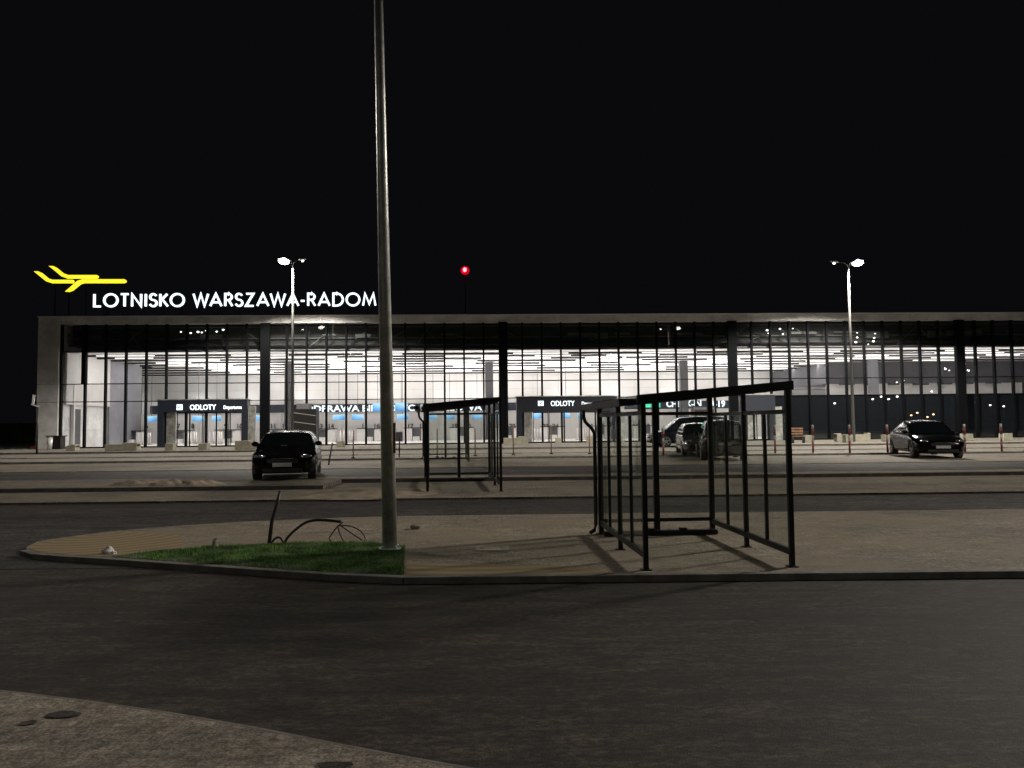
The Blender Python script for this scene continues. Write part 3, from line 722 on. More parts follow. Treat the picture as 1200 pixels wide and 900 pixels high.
scr = [(171, 183.5), (225.5, 239), (248.5, 259), (300, 308.5), (390, 404), (412, 426), (465, 478.5), (503, 512), (521, 533), (553.5, 565), (624, 636.5), (659, 668), (677, 685), (136, 140), (145, 149)]
words_ = ['beside number 6', 'over number 8', 'left of number 9', 'left of the dark pilaster by number 11', 'over number 14', 'left of number 15', 'left of number 17', 'right of number 18', 'over number 19', 'right of number 20', 'left of number 23', 'right of number 24', 'left of number 25', 'far left, turned edge-on to the camera', 'second from the left, turned edge-on']
for i, (xa, xb) in enumerate(scr):
    v = 11.2; yo = -0.0085*((xa+xb)/2-400)
    ua, z1 = fac(xa, 485.6+yo, v); ub_, z0 = fac(xb, 492.4+yo, v)
    t = thing('display_screen', 'small glowing blue screen hanging in the hall, '+words_[i], 'screen', group='blue screens over the check-in counters')
    place(t, (ua+ub_)/2, v, (z0+z1)/2); w_ = (ub_-ua)/2; h_ = (z1-z0)/2; k = 0.12*h_
    mb = MB(); mb.prism([(-w_, -h_+k), (w_, -h_), (w_, h_-k), (-w_, h_)] if i % 2 else [(-w_, -h_), (w_, -h_+k), (w_, h_), (-w_, h_-k)], -0.03, 0.03, lambda x, y, z: (x, z, y))
    mb.build('screen_face', 'screen_blue' if i % 2 else 'screen_blue_tilt', t)
    MB().bb(-w_*0.98, w_*0.98, 0.034, 0.1, -h_*0.85, h_*0.85).build('housing', 'counter_black', t)
    MB().bb(-0.02, 0.02, 0.04, 0.08, h_*0.6, ZCEI-(z0+z1)/2).build('hanger', 'plenum_steel', t)
for i, (xa, xb, ya, yb) in enumerate([(436.5, 448.2, 472.2, 482.2), (463, 477.5, 471.8, 482)]):
    v = 10.2; ua, z1 = fac(xa, ya, v); ub_, z0 = fac(xb, yb, v); w_ = (ub_-ua)/2; h_ = (z1-z0)/2
    t = thing('display_screen', 'large bright blue screen before the white wall lettering, just %s of the steel lamp post' % ('left' if i == 0 else 'right'), 'screen', group='large blue screens')
    place(t, (ua+ub_)/2, v, (z0+z1)/2)
    MB().bb(-w_, w_, -.03, .03, -h_, h_).build('screen_face', 'screen_blue', t)
    MB().bb(-w_*.98, w_*.98, .034, .1, -h_*.95, h_*.95).build('housing', 'counter_black', t)
    MB().bb(-0.02, 0.02, 0.04, 0.08, h_*0.6, ZCEI-(z0+z1)/2).build('hanger', 'plenum_steel', t)
# queue posts, groups of pale barrier posts seen through the glass
proto = None
qn = {170: 'left of the left entrance', 224: 'inside the left entrance', 253: 'inside the left entrance, nearer its middle', 406: 'left of the steel lamp post', 630: 'inside the middle entrance', 683: 'inside the middle entrance, right side'}
for cxp, wh in qn.items():
    for k in range(5):
        u = fu(cxp-7+k*3.4, 7.5)
        if proto is None:
            proto = thing('queue_post', '', 'barrier post', group='queue barrier posts'); q = proto
            MB().tube([(0, 0, 0.03), (0, 0, 0.98)], 0.04, 8).build('post', 'counter_white', q)
            MB().tube([(0, 0, 0), (0, 0, 0.03)], 0.16, 12).build('base', 'counter_black', q)
        else: q = copy_tree(proto)
        place(q, u, 7.5+0.2*(k % 2)); q['label'] = 'white queue barrier post %s, %s of five' % (wh, ('leftmost', 'second', 'middle', 'fourth', 'rightmost')[k]); q['group'] = 'queue posts '+wh

# ------------------------------------------------------------------ roof sign
SG = thing('roof_sign', 'white illuminated letters spelling LOTNISKO WARSZAWA-RADOM above the terminal roof', 'sign', (0, D0, 0), TH)
mb = MB(); vv = -0.1
zc0 = (fac(112, 359.9, vv)[1]+fac(440, 359.6, vv)[1])/2; zc1 = (fac(112, 343.2, vv)[1]+fac(440, 342.9, vv)[1])/2
stroke_text(mb, 'LOTNISKO WARSZAWA-RADOM', fu(109.5, vv, 350), fu(441, vv, 350), zc0, zc1-zc0, vv)
mb.build('lettering', 'letter_white', SG)
mb = MB(); ua, ub_ = fu(110, 0, 350), fu(441, 0, 350)
mb.bb(ua, ub_, 0.1, 0.15, zc0+0.2, zc0+0.26).bb(ua, ub_, 0.1, 0.15, zc1-0.26, zc1-0.2)
for k in range(15):
    u = ua+(ub_-ua)*(k+.5)/15; mb.bb(u-.03, u+.03, .1, .15, ZTOP+0.05, zc1-0.2); mb.beam((u, .13, zc0+.3), (u, 1.3, ZTOP+0.05), .04, .04)
mb.build('frame', 'dark_frame', SG)
LG = thing('roof_logo', 'yellow illuminated aeroplane emblem of three swept bars on the terminal roof', 'sign', (0, D0, 0), TH)
A_ = [(36, 101), (54, 101), (70, 108), (98, 131), (116, 136.5), (199, 136.5), (204, 139), (205, 147), (200, 151), (112, 151), (88, 143), (62, 122)]
B_ = [(98, 78), (118, 79), (132, 86), (160, 109), (182, 116.5), (301, 116.5), (308, 121), (306, 129), (300, 131), (176, 131), (152, 122), (124, 98)]
C_ = [(167, 186), (186, 187), (200, 181), (232, 155), (246, 150.5), (416, 150.5), (425, 146), (424, 138), (417, 134), (240, 134), (218, 141), (188, 168)]
for i, sh in enumerate((A_, B_, C_)):
    pts = [fac(30+x/3.6, 290+y/3.6, vv) for x, y in sh]
    mb = MB(); mb.prism(pts, vv-0.06+0.013*i, vv+0.05+0.013*i, lambda x, y, z: (x, z, y)); mb.build('bar', 'logo_yellow', LG, tri=True)
mb = MB()
for px, yb in ((64, 322), (80, 338), (100, 331), (125, 331)):
    u, z = fac(px, yb, 0); mb.bb(u-.03, u+.03, .1, .15, ZTOP+0.05, z)
mb.build('frame', 'dark_frame', LG)

# ------------------------------------------------------------------ street lamps
def lamp(loc, label, H=12.8, r=0.11, lean=(0, 0), rz=0.0, power=1500.0, lit=True, group='tall double-armed street lamps', arms=((1, 0.0, 1.0), (-1, 0.0, 0.6)), warm=False, bat=-2.6, cut=165, soft=0.4, polemat='lamp_pole', rtop=0.06, second=0.1, small=0.45):
    t = thing('street_lamp', label, 'street lamp', loc, rz, group)
    mb = MB(); top = Vector((lean[0]*H, lean[1]*H, H))
    mb.tube([Vector((0, 0, 0)), top*0.5, top], r, 18, r2=rtop); mb.build('pole', polemat, t)
    mb = MB(); mb.tube([(0, 0, 0), (0, 0, 0.02)], r*1.5, 20)
    for k in range(4):
        a_ = k*math.pi/2+.785; mb.tube([(math.cos(a_)*r*1.25, math.sin(a_)*r*1.25, 0.02), (math.cos(a_)*r*1.25, math.sin(a_)*r*1.25, 0.05)], 0.014, 6)
    mb.build('base_plate', 'galvanised', t)
    for i, (sx, sy, L) in enumerate(arms):
        d = Vector((sx, sy, 0)).normalized()
        e = top+d*L+Vector((0, 0, 0.35))
        MB().tube([top-Vector((0, 0, .05)), top+d*0.08+Vector((0, 0, .18)), top+d*L*0.5+Vector((0, 0, .32)), e], 0.035, 8).build('arm', polemat, t)
        Mh = Matrix.Translation(e+d*0.35) @ Matrix.Rotation(math.atan2(d.y, d.x), 4, 'Z') @ Matrix.Rotation(R(-6), 4, 'Y')
        hd = MB(); hd.sphere((0, 0, 0.05), (0.85 if i == 0 else .6, 0.36, 0.16), 14, Mh); h = hd.build('lamp_head', 'galvanised', t)
        big = 1.0 if i == 0 else small
        MB().sphere((0, 0, -0.07), (0.72*big, 0.5*big, 0.42*big), 14, Mh).build('lens', ('lens_warm' if warm else 'lens') if lit else 'car_glass', h, smooth=True)
        if lit and power > 0:
            l = bpy.data.lights.new('lamp_light', 'SPOT'); l.spot_size = R(cut); l.spot_blend = 0.3; l.shadow_soft_size = soft
            l.energy = power*(1 if i == 0 else second); l.color = (1.0, 0.93, 0.82); l.use_nodes = True
            N, Lk = l.node_tree.nodes, l.node_tree.links; em = N['Emission']
            tc = N.new('ShaderNodeTexCoord'); sp = N.new('ShaderNodeSeparateXYZ'); Lk.new(tc.outputs['Normal'], sp.inputs[0])
            ab = N.new('ShaderNodeMath'); ab.operation = 'ABSOLUTE'; Lk.new(sp.outputs['Z'], ab.inputs[0])
            mx = N.new('ShaderNodeMath'); mx.operation = 'MAXIMUM'; mx.inputs[1].default_value = 0.36; Lk.new(ab.outputs[0], mx.inputs[0])
            pw = N.new('ShaderNodeMath'); pw.operation = 'POWER'; pw.inputs[1].default_value = bat; Lk.new(mx.outputs[0], pw.inputs[0])
            Lk.new(pw.outputs[0], em.inputs['Strength'])
            lo = bpy.data.objects.new('lamp_light', l); col.objects.link(lo); lo.parent = t
            lo.location = e+d*0.35-Vector((0, 0, 0.5))
    return t
pl = atY(342.5, 520, 49.5); pr = atY(1000.5, 515, 51.0)
lamp((pl.x, pl.y, ZGR), 'tall white street lamp lit behind the black car under the roof lettering', power=4200, bat=-1.6, cut=143, H=11.85, rz=R(180), r=0.10, arms=((1, .3, .22), (-1, .2, .32)), small=.2)
lamp((pr.x, pr.y, ZGR), 'tall white street lamp lit near the right end of the dark glass', power=6500, bat=-1.6, cut=143, H=11.65, r=0.11, rtop=.065, arms=((1, -.3, .25), (-1, -.1, .62)), small=.22)
lamp((22.5, 22, Z3), 'tall street lamp standing right of the view, seen only as a reflection in the glass', power=2500, soft=1.1)
lamp((-20.8, 22, Z3), 'tall street lamp standing left of the view, seen only as a reflection in the glass', power=480, soft=1.1)
lamp((24, -14, 0), 'tall street lamp behind the camera on the right, seen only as a reflection', power=110)
lamp((-20, -14, 0), 'tall street lamp behind the camera on the left, seen only as a reflection', power=110)
# near steel post
pb = at(457, 645, Z1); ptop = atY(443.5, 0, pb.y)
lx = (ptop.x-pb.x)/(ptop.z-Z1)
near = lamp((pb.x, pb.y, Z1+0.02), 'thick galvanised steel lamp post with rust streak standing in the grass patch', H=12.5, r=0.098, lean=(lx, 0), lit=False, polemat='galvanised', rtop=0.032, group='lamp posts', rz=0)
zr = 1.7-(510-498)/900*pb.y-Z1
MB().bb(0.055, 0.09, -0.082, -0.074, 1.25, 1.65).build('hatch', 'rust', near)
# distant street lights behind the camera that show as dots in the dark glass
Yd = -150
dots = [(1035, 467, 0), (1045, 464, 0), (1093, 464, 0), (1135, 465.5, 0), (1172, 476.5, 0), (1077, 488, 1), (1084, 485, 1), (1155, 471.5, 1), (1190, 471, 1), (1192, 476, 1), (953, 468, 0), (985, 474, 0), (1110, 433, 0), (1131, 431, 0)]
for i, (px, py, wm) in enumerate(dots):
    # mirror the viewing ray in the facade plane
    Fp = TM.translation; nrm = (TM.to_3x3() @ Vector((0, 1, 0)))
    d = ray(px, py); t_ = (Fp-EYE).dot(nrm)/d.dot(nrm); hit = EYE+d*t_; rd = d-2*d.dot(nrm)*nrm
    Yi = Yd-rnd.uniform(0, 50); t2 = (Yi-hit.y)/rd.y; p = hit+rd*t2
    st = thing('distant_street_light', 'far %s street light mirrored in the glass, %s' % ('orange' if wm else 'white', ('by the right lamp post', 'right of the lamp post', 'above the sedan', 'near the last pilaster', 'low right', 'over the sedan roof', 'over the sedan roof, higher', 'far right', 'at the frame edge', 'at the frame edge, lower', 'left of the lamp post', 'left, lower', 'in the grey block', 'in the grey block by the pilaster')[i]), 'street light', (p.x, p.y, 0), group='distant street lights')
    MB().tube([(0, 0, 0), (0, 0, max(2, p.z-0.2))], 0.08, 8, r2=0.05).build('pole', 'lamp_pole', st)
    MB().sphere((0, 0, p.z), (0.9, 0.6, 0.55), 10).build('lamp_head', 'lens_warm' if wm else 'lens_far', st)

# red obstruction beacon on a mast behind the terminal
pm = atY(545, 317, 100)
B = thing('beacon_mast', 'thin dark mast behind the terminal topped by a glowing red beacon', 'mast', (pm.x, pm.y, 0))
mb = MB(); mb.tube([(0, 0, 0), (0, 0, pm.z-0.5)], 0.12, 8, r2=0.05); mb.build('mast', 'sign_black', B)
MB().sphere((0, 0, pm.z), (1.15, 1.15, 1.1), 16).build('beacon', 'lens_red', B, smooth=True)
MB().sphere((0, -0.42, pm.z), (0.55, 0.5, 0.6), 12).build('beacon_core', 'lens_red_core', B, smooth=True)

# ------------------------------------------------------------------ shelters
def shelter(loc, rz, label, Wd=1.6, Dp=2.6, s=1.0, zR=2.0, zL=1.86, panel=False):
    t = thing('glass_shelter', label, 'shelter', loc, rz, 'trolley shelters in the car park'); t.scale = (s, s, s)
    def zr(x): return zL+(zR-zL)*x/Wd
    hw = 0.03
    # posts: left wall x=0, right wall x=Wd ; y from 0 (front) to Dp (back)
    for x in (0, Wd):
        for k, y in enumerate((0, Dp/2, Dp)):
            w_ = 0.055 if not (k == 2) else 0.07
            MB().bb(x-w_/2, x+w_/2, y-w_/2, y+w_/2, 0, zr(x)).bb(x-w_, x+w_, y-w_, y+w_, -0.0, 0.012).build('post', 'black_metal', t, bevel=0.004)
        for y in (Dp*.25, Dp*.75): MB().bb(x-.018, x+.018, y-.018, y+.018, .2, 1.75).build('mullion', 'black_metal', t)
        MB().bb(x-.025, x+.025, .03, Dp/2-.03, .13, .2).bb(x-.025, x+.025, Dp/2+.03, Dp-.04, .13, .2).build('rail', 'black_metal', t, bevel=0.004)
        MB().bb(x-.02, x+.02, .03, Dp/2-.03, 1.72, 1.77).bb(x-.02, x+.02, Dp/2+.03, Dp-.04, 1.72, 1.77).build('rail', 'black_metal', t)
        for i in range(4):
            y0, y1 = Dp*i/4+.03, Dp*(i+1)/4-.03
            MB().poly([(x, y0, .2), (x, y1, .2), (x, y1, 1.72), (x, y0, 1.72)]).build('glass_pane', 'shelter_glass', t)
    xm = Wd/2
    MB().bb(xm-.04, xm+.04, Dp-.04, Dp+.04, 0, zr(xm)).build('post', 'black_metal', t, bevel=.004)
    for x0, x1 in ((.04, xm-.045), (xm+.045, Wd-.04)):
        MB().bb(x0, x1, Dp-.02, Dp+.02, .17, .22).build('rail', 'black_metal', t)
        MB().bb(x0, x1, Dp-.02, Dp+.02, 1.74, 1.79).build('rail', 'black_metal', t)
        MB().poly([(x0, Dp, .22), (x1, Dp, .22), (x1, Dp, 1.74), (x0, Dp, 1.74)]).build('glass_pane', 'shelter_glass', t)
    MB().bb(0, Wd, Dp-.26, Dp-.12, 0.005, .07).build('ground_beam', 'black_metal', t, bevel=.01)
    for k in range(2):
        xc = Wd*(.42+.28*k); MB().bb(xc-.05, xc+.05, Dp-.25, Dp-.13, .072, .1).build('bracket', 'black_metal', t, bevel=.01)
    # roof
    a_, b_ = -.19, Wd+.03; y0, y1 = -.07, Dp+.12
    mb = MB(); mb.prism([(a_, zr(a_)), (b_, zr(b_)), (b_, zr(b_)+.035), (a_, zr(a_)+.035)], y0, y1, lambda x, y, z: (x, z, y+.04)); mb.build('roof', 'roof_glass', t)
    mb = MB(); mb.prism([(a_+.1, zr(a_)-.012), (b_, zr(b_)-.012), (b_, zr(b_)+.09), (a_+.1, zr(a_)+.09)], y0-.045, y0-.002, lambda x, y, z: (x, z, y)); mb.build('front_fascia', 'black_metal', t, bevel=.004)
    mb = MB(); mb.prism([(a_+.1, zr(a_)-.012), (b_, zr(b_)-.012), (b_, zr(b_)+.09), (a_+.1, zr(a_)+.09)], y1+.002, y1+.045, lambda x, y, z: (x, z, y)); mb.build('rear_fascia', 'black_metal', t)
    for y in (Dp*.25, Dp/2, Dp*.75): MB().beam((a_+.05, y, zr(a_)+.012), (b_, y, zr(b_)+.012), .05, .05).build('rafter', 'black_metal', t)
    # gutter and downpipe
    mb = MB(); mb.prism([(a_-.09, -.03), (a_-.0, -.03), (a_+.01, .05), (a_-.1, .05)], y0, y1, lambda x, y, z: (x, z, zr(a_)+y)); mb.build('gutter', 'black_metal', t)
    zg = zr(a_)-.03
    MB().tube([(a_-.045, Dp+.02, zg), (a_-.045, Dp+.02, zg-.10), (a_-.02, Dp+.02, zg-.17), (-.12, Dp+.02, zg-.26), (-.075, Dp+.02, zg-.34), (-.075, Dp+.02, .14), (-.10, Dp, .06), (-.17, Dp-.03, .03)], .028, 10).build('downpipe', 'black_metal', t)
    return t
FL = at(757, 668, Z1); FR = at(926, 665.5, Z1); BL = at(704, 626, Z1)
ang = math.atan2(FR.y-FL.y, FR.x-FL.x)*0.5+R(2)
Wn = (FR-FL).length; Dn = (BL-FL).length
shelter((FL.x, FL.y, Z1), R(3.6), 'nearer glass trolley shelter with black frame at the pavement edge', Wd=Wn+.05, Dp=Dn, zR=2.0, zL=1.87)
FL2 = at(501, 577.5, Z2); FR2 = at(587.5, 576.5, Z2)
W2 = (FR2-FL2).length; s2 = W2/Wn
S2 = shelter((FL2.x, FL2.y, Z2), R(6.0), 'middle glass shelter with black frame just right of the steel lamp post', Wd=Wn, Dp=Dn*1.2, s=s2, zR=2.0, zL=1.87)
# third shelter behind it
p3 = at(497.5, 541.5, Z4)
S3 = shelter((p3.x, p3.y, Z4), R(6), 'farthest glass shelter, mostly behind the middle shelter', Wd=Wn, Dp=2.2, s=1.12, zR=2.0, zL=1.87)

# inspection plate
p = at(577, 643.5, Z1)
o = MB().bb(-.22, .22, -.16, .16, 0.002, .012).bb(-.16, -.1, -.01, .01, .0125, .02).bb(.1, .16, -.01, .01, .0125, .02).build('inspection_cover', 'concrete_block', loc=(p.x, p.y, Z1)); tag(o, 'pale rectangular inspection cover in the paving left of the near shelter', 'cover')

# ------------------------------------------------------------------ cables and stones by the grass
b0 = at(315, 636.5, Z1); tp_ = atY(328, 575, b0.y+.15)
o = MB().tube([b0-Vector((0, 0, .05)), b0.lerp(tp_, .4)+Vector((-.02, 0, 0)), b0.lerp(tp_, .75), tp_], .026, 10).build('conduit', 'cable'); tag(o, 'black plastic conduit standing up at a slant from the grass edge', 'conduit')
def px_tube(pts, Y, r):
    P_ = [atY(x, y, Y+i*.015) for i, (x, y) in enumerate(pts)]
    out = []
    for i in range(len(P_)-1):
        a_ = P_[max(i-1, 0)]; b_ = P_[i]; c_ = P_[i+1]; d_ = P_[min(i+2, len(P_)-1)]
        for k in range(5):
            t_ = k/5; out.append(0.5*((2*b_)+(c_-a_)*t_+(2*a_-5*b_+4*c_-d_)*t_*t_+(3*b_-a_-3*c_+d_)*t_**3))
    out.append(P_[-1]); return out
o = MB().tube(px_tube([(333, 638), (337, 630), (347, 620), (358, 612.5), (370, 609.5), (385, 610), (400, 611.5)], b0.y, .02), .02, 8).build('cable', 'cable'); tag(o, 'thick black cable arching up from the grass edge', 'cable')
o = MB().tube(px_tube([(317, 638), (322, 631.5), (328, 630), (333, 637)], b0.y, .015), .015, 8).build('cable', 'cable'); tag(o, 'short black cable loop at the foot of the slanting conduit', 'cable')
mb = MB()
mb.tube(px_tube([(402, 612), (396, 616.5), (390, 624), (386, 631), (391, 637.5)], b0.y, .008), .009, 8)
mb.tube(px_tube([(396, 616), (398, 625), (404, 637)], b0.y+.05, .008), .009, 8)
mb.tube(px_tube([(397, 616), (410, 616.5), (422, 622), (428, 631), (424, 636)], b0.y+.1, .008), .009, 8)
mb.tube(px_tube([(400, 616.5), (412, 625), (424, 633), (430, 639)], b0.y+.15, .008), .009, 8)
o = mb.build('cable', 'cable'); tag(o, 'loose coil of thin black cable lying beside the steel lamp post', 'cable')
def rock(px, py, z, sz, m, label, zs=.7, name='stone'):
    p = at(px, py, z); mb = MB(); bmesh.ops.create_icosphere(mb.bm, subdivisions=3, radius=1)
    for v in mb.bm.verts:
        k = 1+.22*math.sin(v.co.x*3.1+px)+.16*math.sin(v.co.y*4.3+py)+.12*math.sin(v.co.z*5+px*2)
        v.co = Vector((v.co.x*sz*k, v.co.y*sz*k*.8, v.co.z*sz*k*zs+sz*zs*.5))
    o = mb.build(name, m, loc=(p.x, p.y, z)); tag(o, label, name.replace('_', ' ')); return o
rock(126, 649, Z1, .075, 'stone', 'pale pointed stone at the left end of the grass', .8)
rock(253, 641, Z1, .07, 'stone_brown', 'brown stone at the back edge of the grass', .9)
rock(134, 649.5, Z1, .04, 'stone', 'small crumb of stone beside the pale pointed stone', .6)
rock(487, 620, Z1, .075, 'stone_brown', 'dark lump on the paving right of the steel lamp post', .7)
def heap(px, py, z, rx, ry, h, label, seed=0):
    p = at(px, py, z); mb = MB(); n = 40; V = {}
    for i in range(n+1):
        for j in range(n+1):
            x = -1+2*i/n; y = -1+2*j/n; r_ = math.hypot(x, y)
            k = max(0, 1-r_**2.2); nz = .5*math.sin(x*7+seed)*math.sin(y*5+seed*2)+.3*math.sin(x*15+y*9+seed)+.2*math.sin(x*31-y*23)
            V[i, j] = mb.bm.verts.new((x*rx, y*ry, h*k*(1+.35*nz)-0.01))
    for i in range(n):
        for j in range(n):
            x = -1+2*(i+.5)/n; y = -1+2*(j+.5)/n
            if math.hypot(x, y) < 1.02: mb.bm.faces.new((V[i, j], V[i+1, j], V[i+1, j+1], V[i, j+1]))
    for v in [v for v in mb.bm.verts if not v.link_faces]: mb.bm.verts.remove(v)
    o = mb.build('sand_heap', 'sand', smooth=True, loc=(p.x, p.y, z)); tag(o, label, 'sand heap'); return o
heap(428, 578, Z2, 1.9, 1.5, .10, 'wide low spill of sand between the parked car and the lamp post', 3)
for i, (px, w_, lb) in enumerate(((165, .95, 'leftmost of three small sand heaps left of the black parked car'), (203, .8, 'middle of three small sand heaps left of the black parked car'), (232, .8, 'rightmost of three small sand heaps left of the black parked car'))):
    o = heap(px, 568.5, Z3, w_, .5, .14, lb, i); o['group'] = 'small sand heaps'

# ------------------------------------------------------------------ blocks, posts, signs in front of the terminal
def block(px0, px1, yt, yb, label, step=None):
    a_ = at(px0, yb, ZGR); b_ = at(px1, yb, ZGR); Y = (a_.y+b_.y)/2
    if Y > 55.3: k = 55.3/Y; Y = 55.3
    a_ = atY(px0, yb, Y); b_ = atY(px1, yb, Y); h = max(.35, atY(px0, yt, Y).z-ZGR); w_ = b_.x-a_.x
    t = MB(); t.bb(0, w_, 0, .55, 0, h if not step else h*.82)
    if step: t.bb(w_*(step[0]), w_*(step[1]), -.01, .56, h*.5, h)
    o = t.build('concrete_block', 'concrete_block', bevel=.02, loc=(a_.x, Y, ZGR)); tag(o, label, 'block', 'concrete blocks before the terminal'); return o
block(77, 88, 521, 528.5, 'short concrete block before the side doors at the far left', (.5, 1))
block(122.5, 160, 519, 528.5, 'long stepped concrete block right of the leftmost doors', (.55, 1))
block(193, 202.5, 520, 528, 'small concrete block at the left jamb of the left entrance')
block(232, 242.5, 519.5, 527.5, 'small concrete block in the middle of the left entrance')
block(275, 304, 516.5, 527, 'long concrete block at the right jamb of the left entrance', (.0, .6))
block(394, 402, 517, 524, 'small concrete block below wall number 14')
block(590, 619, 511.5, 521.5, 'long concrete block at the foot of the middle pilaster', (.6, 1))
block(651, 658, 513, 520, 'small concrete block in the middle entrance')
block(688, 696, 511, 519.5, 'small concrete block just left of the near shelter')
block(943.5, 953.5, 510, 518.5, 'pale concrete block right of the wooden bench')
block(981, 991, 508, 517.5, 'concrete block left of the right lamp post', (.0, .5))
block(991.5, 1000, 509.5, 518.8, 'pale concrete block right at the right lamp post')
block(1001.5, 1020.5, 507.5, 517, 'long concrete block right of the right lamp post', (.8, 1))
block(1037, 1046, 509.5, 517.5, 'concrete block behind the rear of the black sedan')
block(1130.5, 1141, 508.5, 516.7, 'concrete block right of the black sedan')
block(1176.5, 1187, 508, 516, 'rightmost concrete block by the frame edge')
# marker posts
def marker(px, yb, yt, label, red):
    p = at(px, yb, ZF); H = atY(px, yt, p.y).z-ZF
    t = thing('marker_post', label, 'marker post', (p.x, p.y, ZF), 0, 'thin marker posts along the forecourt')
    if red:
        MB().tube([(0, 0, 0), (0, 0, H*.42)], .045, 10).build('lower_tube', 'paint_red', t)
        MB().tube([(0, 0, H*.42+.002), (0, 0, H*.62)], .046, 10).build('band', 'paint_white', t)
        MB().tube([(0, 0, H*.62+.002), (0, 0, H*.86)], .055, 10).build('band', 'paint_red', t)
        MB().tube([(0, 0, H*.86+.002), (0, 0, H)], .05, 10).build('cap', 'paint_white', t)
    else:
        MB().tube([(0, 0, 0), (0, 0, H)], .028, 8).build('tube', 'rust', t)
        MB().tube([(0, 0, 0), (0, 0, .05)], .09, 10).build('foot', 'sign_black', t)
mk = [(361, 538, 505, 'thin dark marker post just left of the steel lamp post gap, below number 12', 0), (414, 537, 505, 'thin dark marker post below wall number 15', 0),
      (512.5, 536, 503, 'thin dark marker post seen through the middle shelter, left pane', 0), (557, 534.5, 502, 'thin brown marker post seen through the middle shelter, right pane', 0),
      (601.7, 533, 498, 'thin brown marker post just right of the middle shelter', 0), (646.2, 532, 498, 'thin brown marker post before the middle entrance', 0), (691, 532, 499, 'thin brown marker post at the left edge of the near shelter', 0),
      (777.5, 534, 501, 'red and white marker post seen through the near shelter beside the van', 1), (908.5, 531, 497.5, 'red and white marker post seen through the near shelter, right pane', 1), (953, 530.5, 497.8, 'red and white marker post by the pale block right of the bench', 1),
      (996, 530.5, 497.8, 'red and white marker post at the foot of the right street lamp', 1), (1040.3, 530, 497.5, 'red and white marker post left of the black sedan', 1),
      (1131, 529.5, 497, 'red and white marker post just right of the black sedan', 1), (1174, 529, 496.5, 'rightmost red and white marker post', 1)]
for m_ in mk: marker(*m_)
# leaning pipe and small dark sign
p = at(385, 545, Z4); q = atY(389.5, 519, p.y)
o = MB().tube([p, q], .03, 8).build('leaning_pipe', 'cable'); tag(o, 'short black pipe leaning in the ground right of the black parked car', 'pipe')
p = at(468, 536, ZF); t = thing('small_sign', 'small dark sign plate on a thin post right beside the steel lamp post', 'sign', (p.x, p.y, ZF))
H = atY(468, 506, p.y).z-ZF
MB().tube([(0, 0, 0), (0, 0, H*.75)], .03, 8).build('post', 'sign_black', t)
MB().bb(-.16, .16, -.02, .02, H*.62, H).build('plate', 'bulkhead', t, bevel=.01)
# traffic sign seen edge-on at far left
p = at(43, 533, Z4); t = thing('traffic_sign', 'tall dark sign post with plates seen nearly edge-on at the left end of the terminal', 'sign', (p.x, p.y, Z4))
H = atY(43, 474, p.y).z-Z4; k = p.y/900
MB().tube([(0, 0, 0), (0, 0, H)], .05, 8).build('post', 'sign_black', t)
MB().prism([(-7*k, H), (-4.6*k, H+.02), (-3.2*k, H+11*k), (-6*k, H+11.5*k)], -.02, .02, lambda x, y, z: (x, z, y)).build('plate', 'sign_white', t)
MB().prism([(-7.5*k, H-.02), (1.5*k, H-3.5*k), (1.5*k, H-1.5*k), (-7*k, H-.02+.8*k)], -.05, -.021, lambda x, y, z: (x, z, y)).build('plate', 'sign_white', t)
MB().bb(-7*k, 0, -.06, -.02, .35, .5).build('plate', 'paint_red', t)
# cabinet and round litter bin at the pier
Y = 54.2
a_ = atY(62.3, 528, Y); b_ = atY(73.8, 511.5, Y); t = thing('cabinet', 'black cabinet with overhanging lid before the left pier', 'cabinet', (a_.x, Y, ZGR)); w_ = b_.x-a_.x; h = b_.z-ZGR
MB().bb(0, w_, -.3, .3, 0, h).build('body', 'sign_black', t, bevel=.01)
MB().bb(-.35, w_+.12, -.36, .36, h+.003, h+.07).build('lid', 'sign_black', t)
a_ = atY(59, 528, Y-.2); t = thing('litter_bin', 'round pale litter bin beside the black cabinet', 'litter bin', (a_.x, a_.y, ZGR))
MB().tube([(0, 0, 0), (0, 0, .82)], .2, 18, r2=.25).build('body', 'cladding_edge', t); MB().tube([(0, 0, .822), (0, 0, .87)], .26, 18).build('rim', 'steel', t)
# striped hoarding left of the post, dark kiosk behind near shelter
Y = 54.3; a_ = atY(343.5, 520, Y); b_ = atY(370.5, 479, Y); t = thing('info_hoarding', 'black hoarding with two slanting pale stripes behind the black parked car', 'hoarding', (a_.x, Y, ZGR))
w_ = b_.x-a_.x; h = b_.z-ZGR
MB().bb(0, w_, 0, .9, 0, h).build('panel', 'sign_black', t, bevel=.01)
MB().bb(w_*.12, w_*.68, .1, .8, h+.003, h+.38).build('top_box', 'bulkhead', t)
for zz in (.90, .66): MB().beam((.04, -.02, h*zz), (w_-.04, -.02, h*zz-.22), .02, .05).build('stripe', 'paint_white', t)
a_ = atY(813.5, 518, Y); b_ = atY(837.5, 475.5, Y); t = thing('info_kiosk', 'dark kiosk box standing at the glass behind the near shelter', 'kiosk', (a_.x, Y, ZGR)); w_ = b_.x-a_.x; h = b_.z-ZGR
MB().bb(0, w_, 0, .8, 0, h*.97).build('body', 'bulkhead', t, bevel=.01); MB().bb(-.04, w_+.04, -.04, .84, h*.972, h).build('lid', 'sign_black', t); MB().bb(.08, w_-.08, -.02, -.003, h*.45, h*.9).build('panel', 'sign_black', t)
